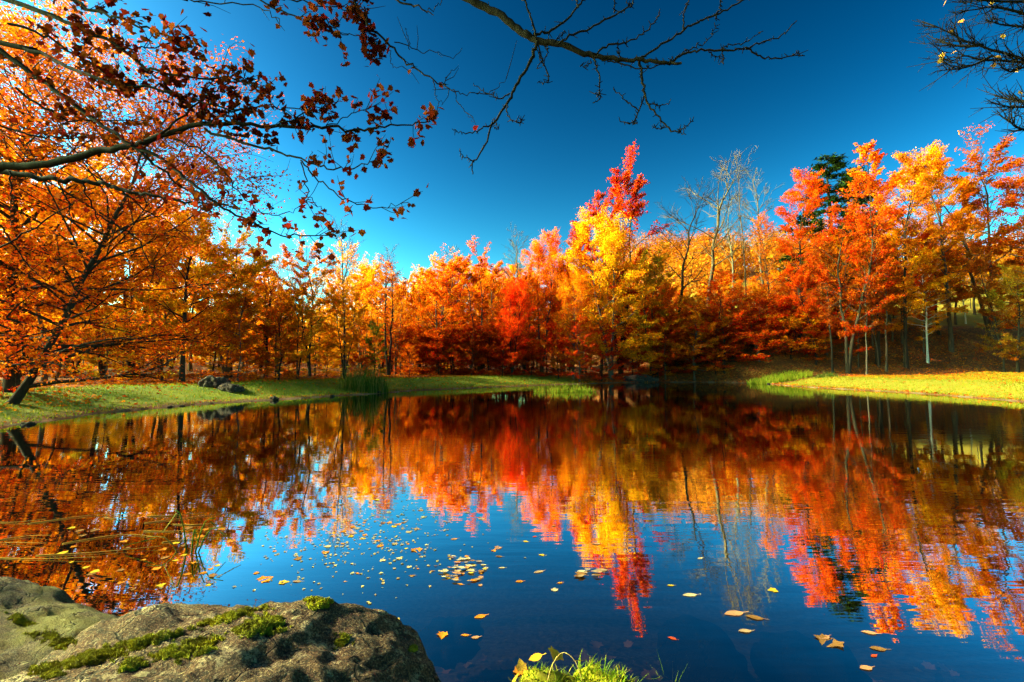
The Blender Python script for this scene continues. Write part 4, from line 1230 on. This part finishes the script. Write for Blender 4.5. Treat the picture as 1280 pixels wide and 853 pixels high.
for a in [
    (600, 771, 18, 'orange', 'oval', 'plain oval orange leaf floating alone above the small pair of leaves'),
    (553, 794, 20, 'orange', 'maple', 'ragged orange leaf floating just right of the boulder'),
    (581, 794, 12, 'orange', 'oval', 'small round orange leaf, left of a touching pair near the boulder'),
    (594, 797, 13, 'pink', 'oval', 'dull pink leaf touching the small round orange one'),
    (493, 776, 20, 'yellow', 'maple', 'yellow leaf caught against the right flank of the boulder'),
    (840, 798, 12, 'red', 'oval', 'red orange leaf upright in the water right of the hummock'),
    (862, 744, 22, 'cream', 'oval', 'cream and pink curled leaf below the red reflection'),
    (838, 732, 11, 'yellow', 'oval', 'small bright yellow leaf right of the red reflection'),
    (917, 767, 30, 'pink', 'oval', 'long pink brown leaf, left of two in a line on the right water'),
    (943, 772, 24, 'brown', 'oval', 'brown leaf touching the right end of the long pink one'),
    (931, 789, 20, 'pale', 'oval', 'pale leaf just below the pink and brown pair'),
    (966, 738, 15, 'yellow', 'maple', 'yellow leaf farthest up on the right water'),
    (1086, 791, 20, 'pink', 'oval', 'slanting pink orange leaf, uppermost at the lower right'),
    (1036, 803, 36, 'brown', 'maple', 'large brown torn leaf on the lower right water'),
    (1030, 797, 20, 'pink', 'oval', 'small pink leaf lying on the edge of the large brown torn leaf'),
    (1097, 811, 22, 'brown', 'oval', 'round half sunken brown leaf at the lower right'),
    (1092, 820, 12, 'red', 'oval', 'small red leaf under the round half sunken one'),
    (1082, 835, 20, 'pink', 'oval', 'pink leaf lowest on the right water'),
    (649, 727, 12, 'orange', 'oval', 'round orange leaf trailing a thin stalk in mid pond'),
    (622, 685, 14, 'pink', 'maple', 'red centred pale leaf farthest out in mid pond'),
    (627, 710, 10, 'cream', 'oval', 'small cream leaf between the raft of leaves and the round orange one'),
    (668, 671, 7, 'red', 'oval', 'tiny red leaf far out in mid pond'),
    (745, 680, 13, 'pink', 'oval', 'pink leaf left of the yellow reflection'),
    (757, 685, 10, 'orange', 'oval', 'orange leaf at the left edge of the yellow reflection'),
    (693, 737, 12, 'cream', 'maple', 'cream leaf left of the pale tangled leaves'),
    (673, 715, 16, 'pale', 'oval', 'thin pale leaf above the cream one in mid pond'),
    (521, 688, 20, 'orange', 'maple', 'orange brown leaf on the left of mid pond'),
    (875, 698, 10, 'cream', 'oval', 'small whitish leaf right of the yellow reflection'),
    (332, 724, 22, 'orange', 'maple', 'bright orange leaf floating above the boulder'),
    (355, 728, 16, 'yellow', 'maple', 'yellow leaf right of the bright orange one above the boulder'),
    (371, 727, 14, 'pale', 'oval', 'pale leaf at the right end of the trio above the boulder'),
    (650, 838, 26, 'orange', 'maple', 'crumpled orange leaf at the left foot of the hummock'),
]:
    fleaf(*a)
rnd = random.Random(9)
cols = ['pale', 'pink', 'cream', 'orange', 'cream', 'brown', 'yellow']
for i in range(44):       # the raft
    a = rnd.uniform(0, 6.28); r_ = math.sqrt(rnd.random())
    fleaf(576 + 34 * r_ * math.cos(a), 711 + 17 * r_ * math.sin(a), rnd.uniform(6, 13), rnd.choice(cols), rnd.choice(['oval', 'oval', 'oval', 'maple']), 'small pale leaf in the raft of floating leaves in mid pond', 'leaves of the floating raft', z=.004 + rnd.uniform(0, .01))
for i in range(12):
    a = rnd.uniform(0, 6.28); r_ = math.sqrt(rnd.random())
    fleaf(738 + 20 * r_ * math.cos(a), 718 + 8 * r_ * math.sin(a), rnd.uniform(9, 18), rnd.choice(['pale', 'cream', 'pale', 'brown']), 'oval', 'long pale leaf of the tangle left of the red reflection', 'leaves of the pale tangle', z=.004 + rnd.uniform(0, .012))
for i in range(34):
    px, py = rnd.uniform(430, 700), rnd.uniform(640, 735)
    fleaf(px, py, rnd.uniform(4, 11), rnd.choice(cols), rnd.choice(['oval', 'oval', 'maple']), 'small scattered leaf floating alone in mid pond', 'scattered leaves in mid pond')
for i in range(44):
    px = rnd.gauss(450, 42); py = 648 + (px - 450) * -.10 + rnd.gauss(0, 28)
    if py < 600 or py > 720: continue
    fleaf(px, py, rnd.uniform(4, 12), rnd.choice(['orange', 'pale', 'cream', 'brown', 'yellow', 'orange']), 'maple', 'small leaf in the loose drift left of mid pond', 'leaves of the loose drift')
for i in range(40):
    px, py = rnd.uniform(60, 330), rnd.uniform(660, 745)
    if 458 + (330 - px) < 0: continue
    fleaf(px, py, rnd.uniform(6, 14), rnd.choice(['orange', 'brown', 'yellow', 'orange']), 'maple', 'leaf floating over the dark reflection at lower left', 'leaves over the dark reflection')
# specks: too many and small to count
n = 900
px = rng.normal(455, 70, n); py = 650 + rng.normal(0, 36, n) - .15 * (px - 455)
pts = np.array([on_z(a, max(b_, 560), .003) for a, b_ in zip(px, py)])
me = scatter(pts, np.tile([0, 0, 1.], (n, 1)) + rng.normal(0, .04, (n, 3)), rng.uniform(.01, .04, n), KITE, rng, name='floating_specks')
sp = link('floating_specks', me, None, M_FLOAT); sp.color = (.16, .10, .05, 1); sp['tint'] = [.35, .22, .1]
tag(sp, 'tiny bits of leaf litter floating on the pond', 'litter', kind='stuff')
# leaves on the pond bed near the bank
n = 420
x = rng.uniform(-1.0, 3.6, n); y = 2.35 + np.abs(rng.normal(0, .75, n))
k = pond_sd(x, y) < -.03
x, y = x[k], y[k]
me = scatter(np.stack([x, y, height(x, y) + .015], -1), rng.normal(0, .3, (len(x), 3)) + np.array([0, 0, 1]), rng.uniform(.05, .12, len(x)), MAPLE, rng, name='sunken_leaves')
sk = link('sunken_leaves', me, None, M_FLOAT); sk.color = (.60, .24, .10, 1); sk['tint'] = [.50, .17, .10]
tag(sk, 'sunken brown leaves lying on the pond bed near the bank', 'leaves', kind='stuff')

# leaves lying on the hummock
for i, (lx_, ly_, s_, cn, lab) in enumerate([(-.20, .10, .10, 'orange', 'big yellow orange leaf leaning on the left of the hummock'), (-.10, .12, .13, 'orange', 'broad orange leaf on top of the hummock beside the dry stem'),
                                             (.02, .16, .09, 'yellow', 'yellow leaf standing behind the hummock grass'), (-.30, .02, .09, 'yellow', 'yellow leaf lying at the left end of the hummock'), (-.27, .12, .08, 'brown', 'brown curled leaf at the far left edge of the hummock'),
     (.22, .15, .07, 'red', 'red brown leaf tucked behind the right end of the hummock grass')]):
    o = link('fallen_leaf', LEAFM['maple' if i in (1, 4) else 'oval'])
    hh = hv.ray_cast(Vector((lx_, ly_, 1)), Vector((0, 0, -1)))
    zz = (hh[0].z if hh[0] is not None else .0) + .012
    o.location = (hx + lx_, hy - .06 + ly_, zz)
    s_ *= .72; o.scale = (s_, s_, s_); o.rotation_euler = (R(30), R(20 * (i - 1)), i * 1.3)
    o.color = (*FC[cn], 1); o['tint'] = list(FC['yellow'])
    tag(o, lab, 'leaf')

# floating straw stalks at lower left
M_STRAW = grass_mat('straw', (.42, .17, .03), (.36, .24, .06), (.16, .15, .05))
for i in range(14):
    px = rnd.uniform(-40, 260); py = 655 + (130 - px) * .06 + rnd.gauss(0, 22)
    p = on_z(px, py, .004); ln_ = rnd.uniform(.3, 1.0)
    T = Tubes(); a = R(rnd.gauss(9, 7))
    bend = rnd.uniform(-.16, .16)
    q = [np.array([-ln_ / 2, 0, 0]), np.array([0, bend, .004]), np.array([ln_ / 2, 0, rnd.uniform(0, .02)])]
    T.tube(spline(q, 7), np.linspace(.005, .002, 7), 4)
    o = link('floating_stalk', T.mesh('floating_stalk'), None, M_STRAW)
    o.location = p; o.rotation_euler = (0, 0, a)
    tag(o, 'thin straw coloured stalk floating on the dark water at lower left', 'stalk', 'floating stalks at lower left')
q0 = on_z(238, 690)
T = Tubes()
for a, h_, l_ in [(.3, .28, .2), (2.4, .34, .3), (-.4, .22, .35), (1.4, .18, .1), (3.0, .12, .4), (-1.0, .2, .15)]:
    d = np.array([math.cos(a), math.sin(a) * .4, 0]) * l_
    T.tube(spline([np.array([0, 0, -.2]), d * .5 + np.array([0, 0, h_ * .8]), d + np.array([0, 0, h_])], 6), np.linspace(.008, .003, 6), 4)
    T.tube([d * .8 + np.array([0, 0, h_ * .9]), d * 1.5 + np.array([0, 0, h_ * .35])], [.005, .003], 3)
o = tag(link('broken_reeds', T.mesh('broken_reeds'), None, M_REED), 'broken bent reed stems poking from the water at lower left', 'plant')
o.location = q0
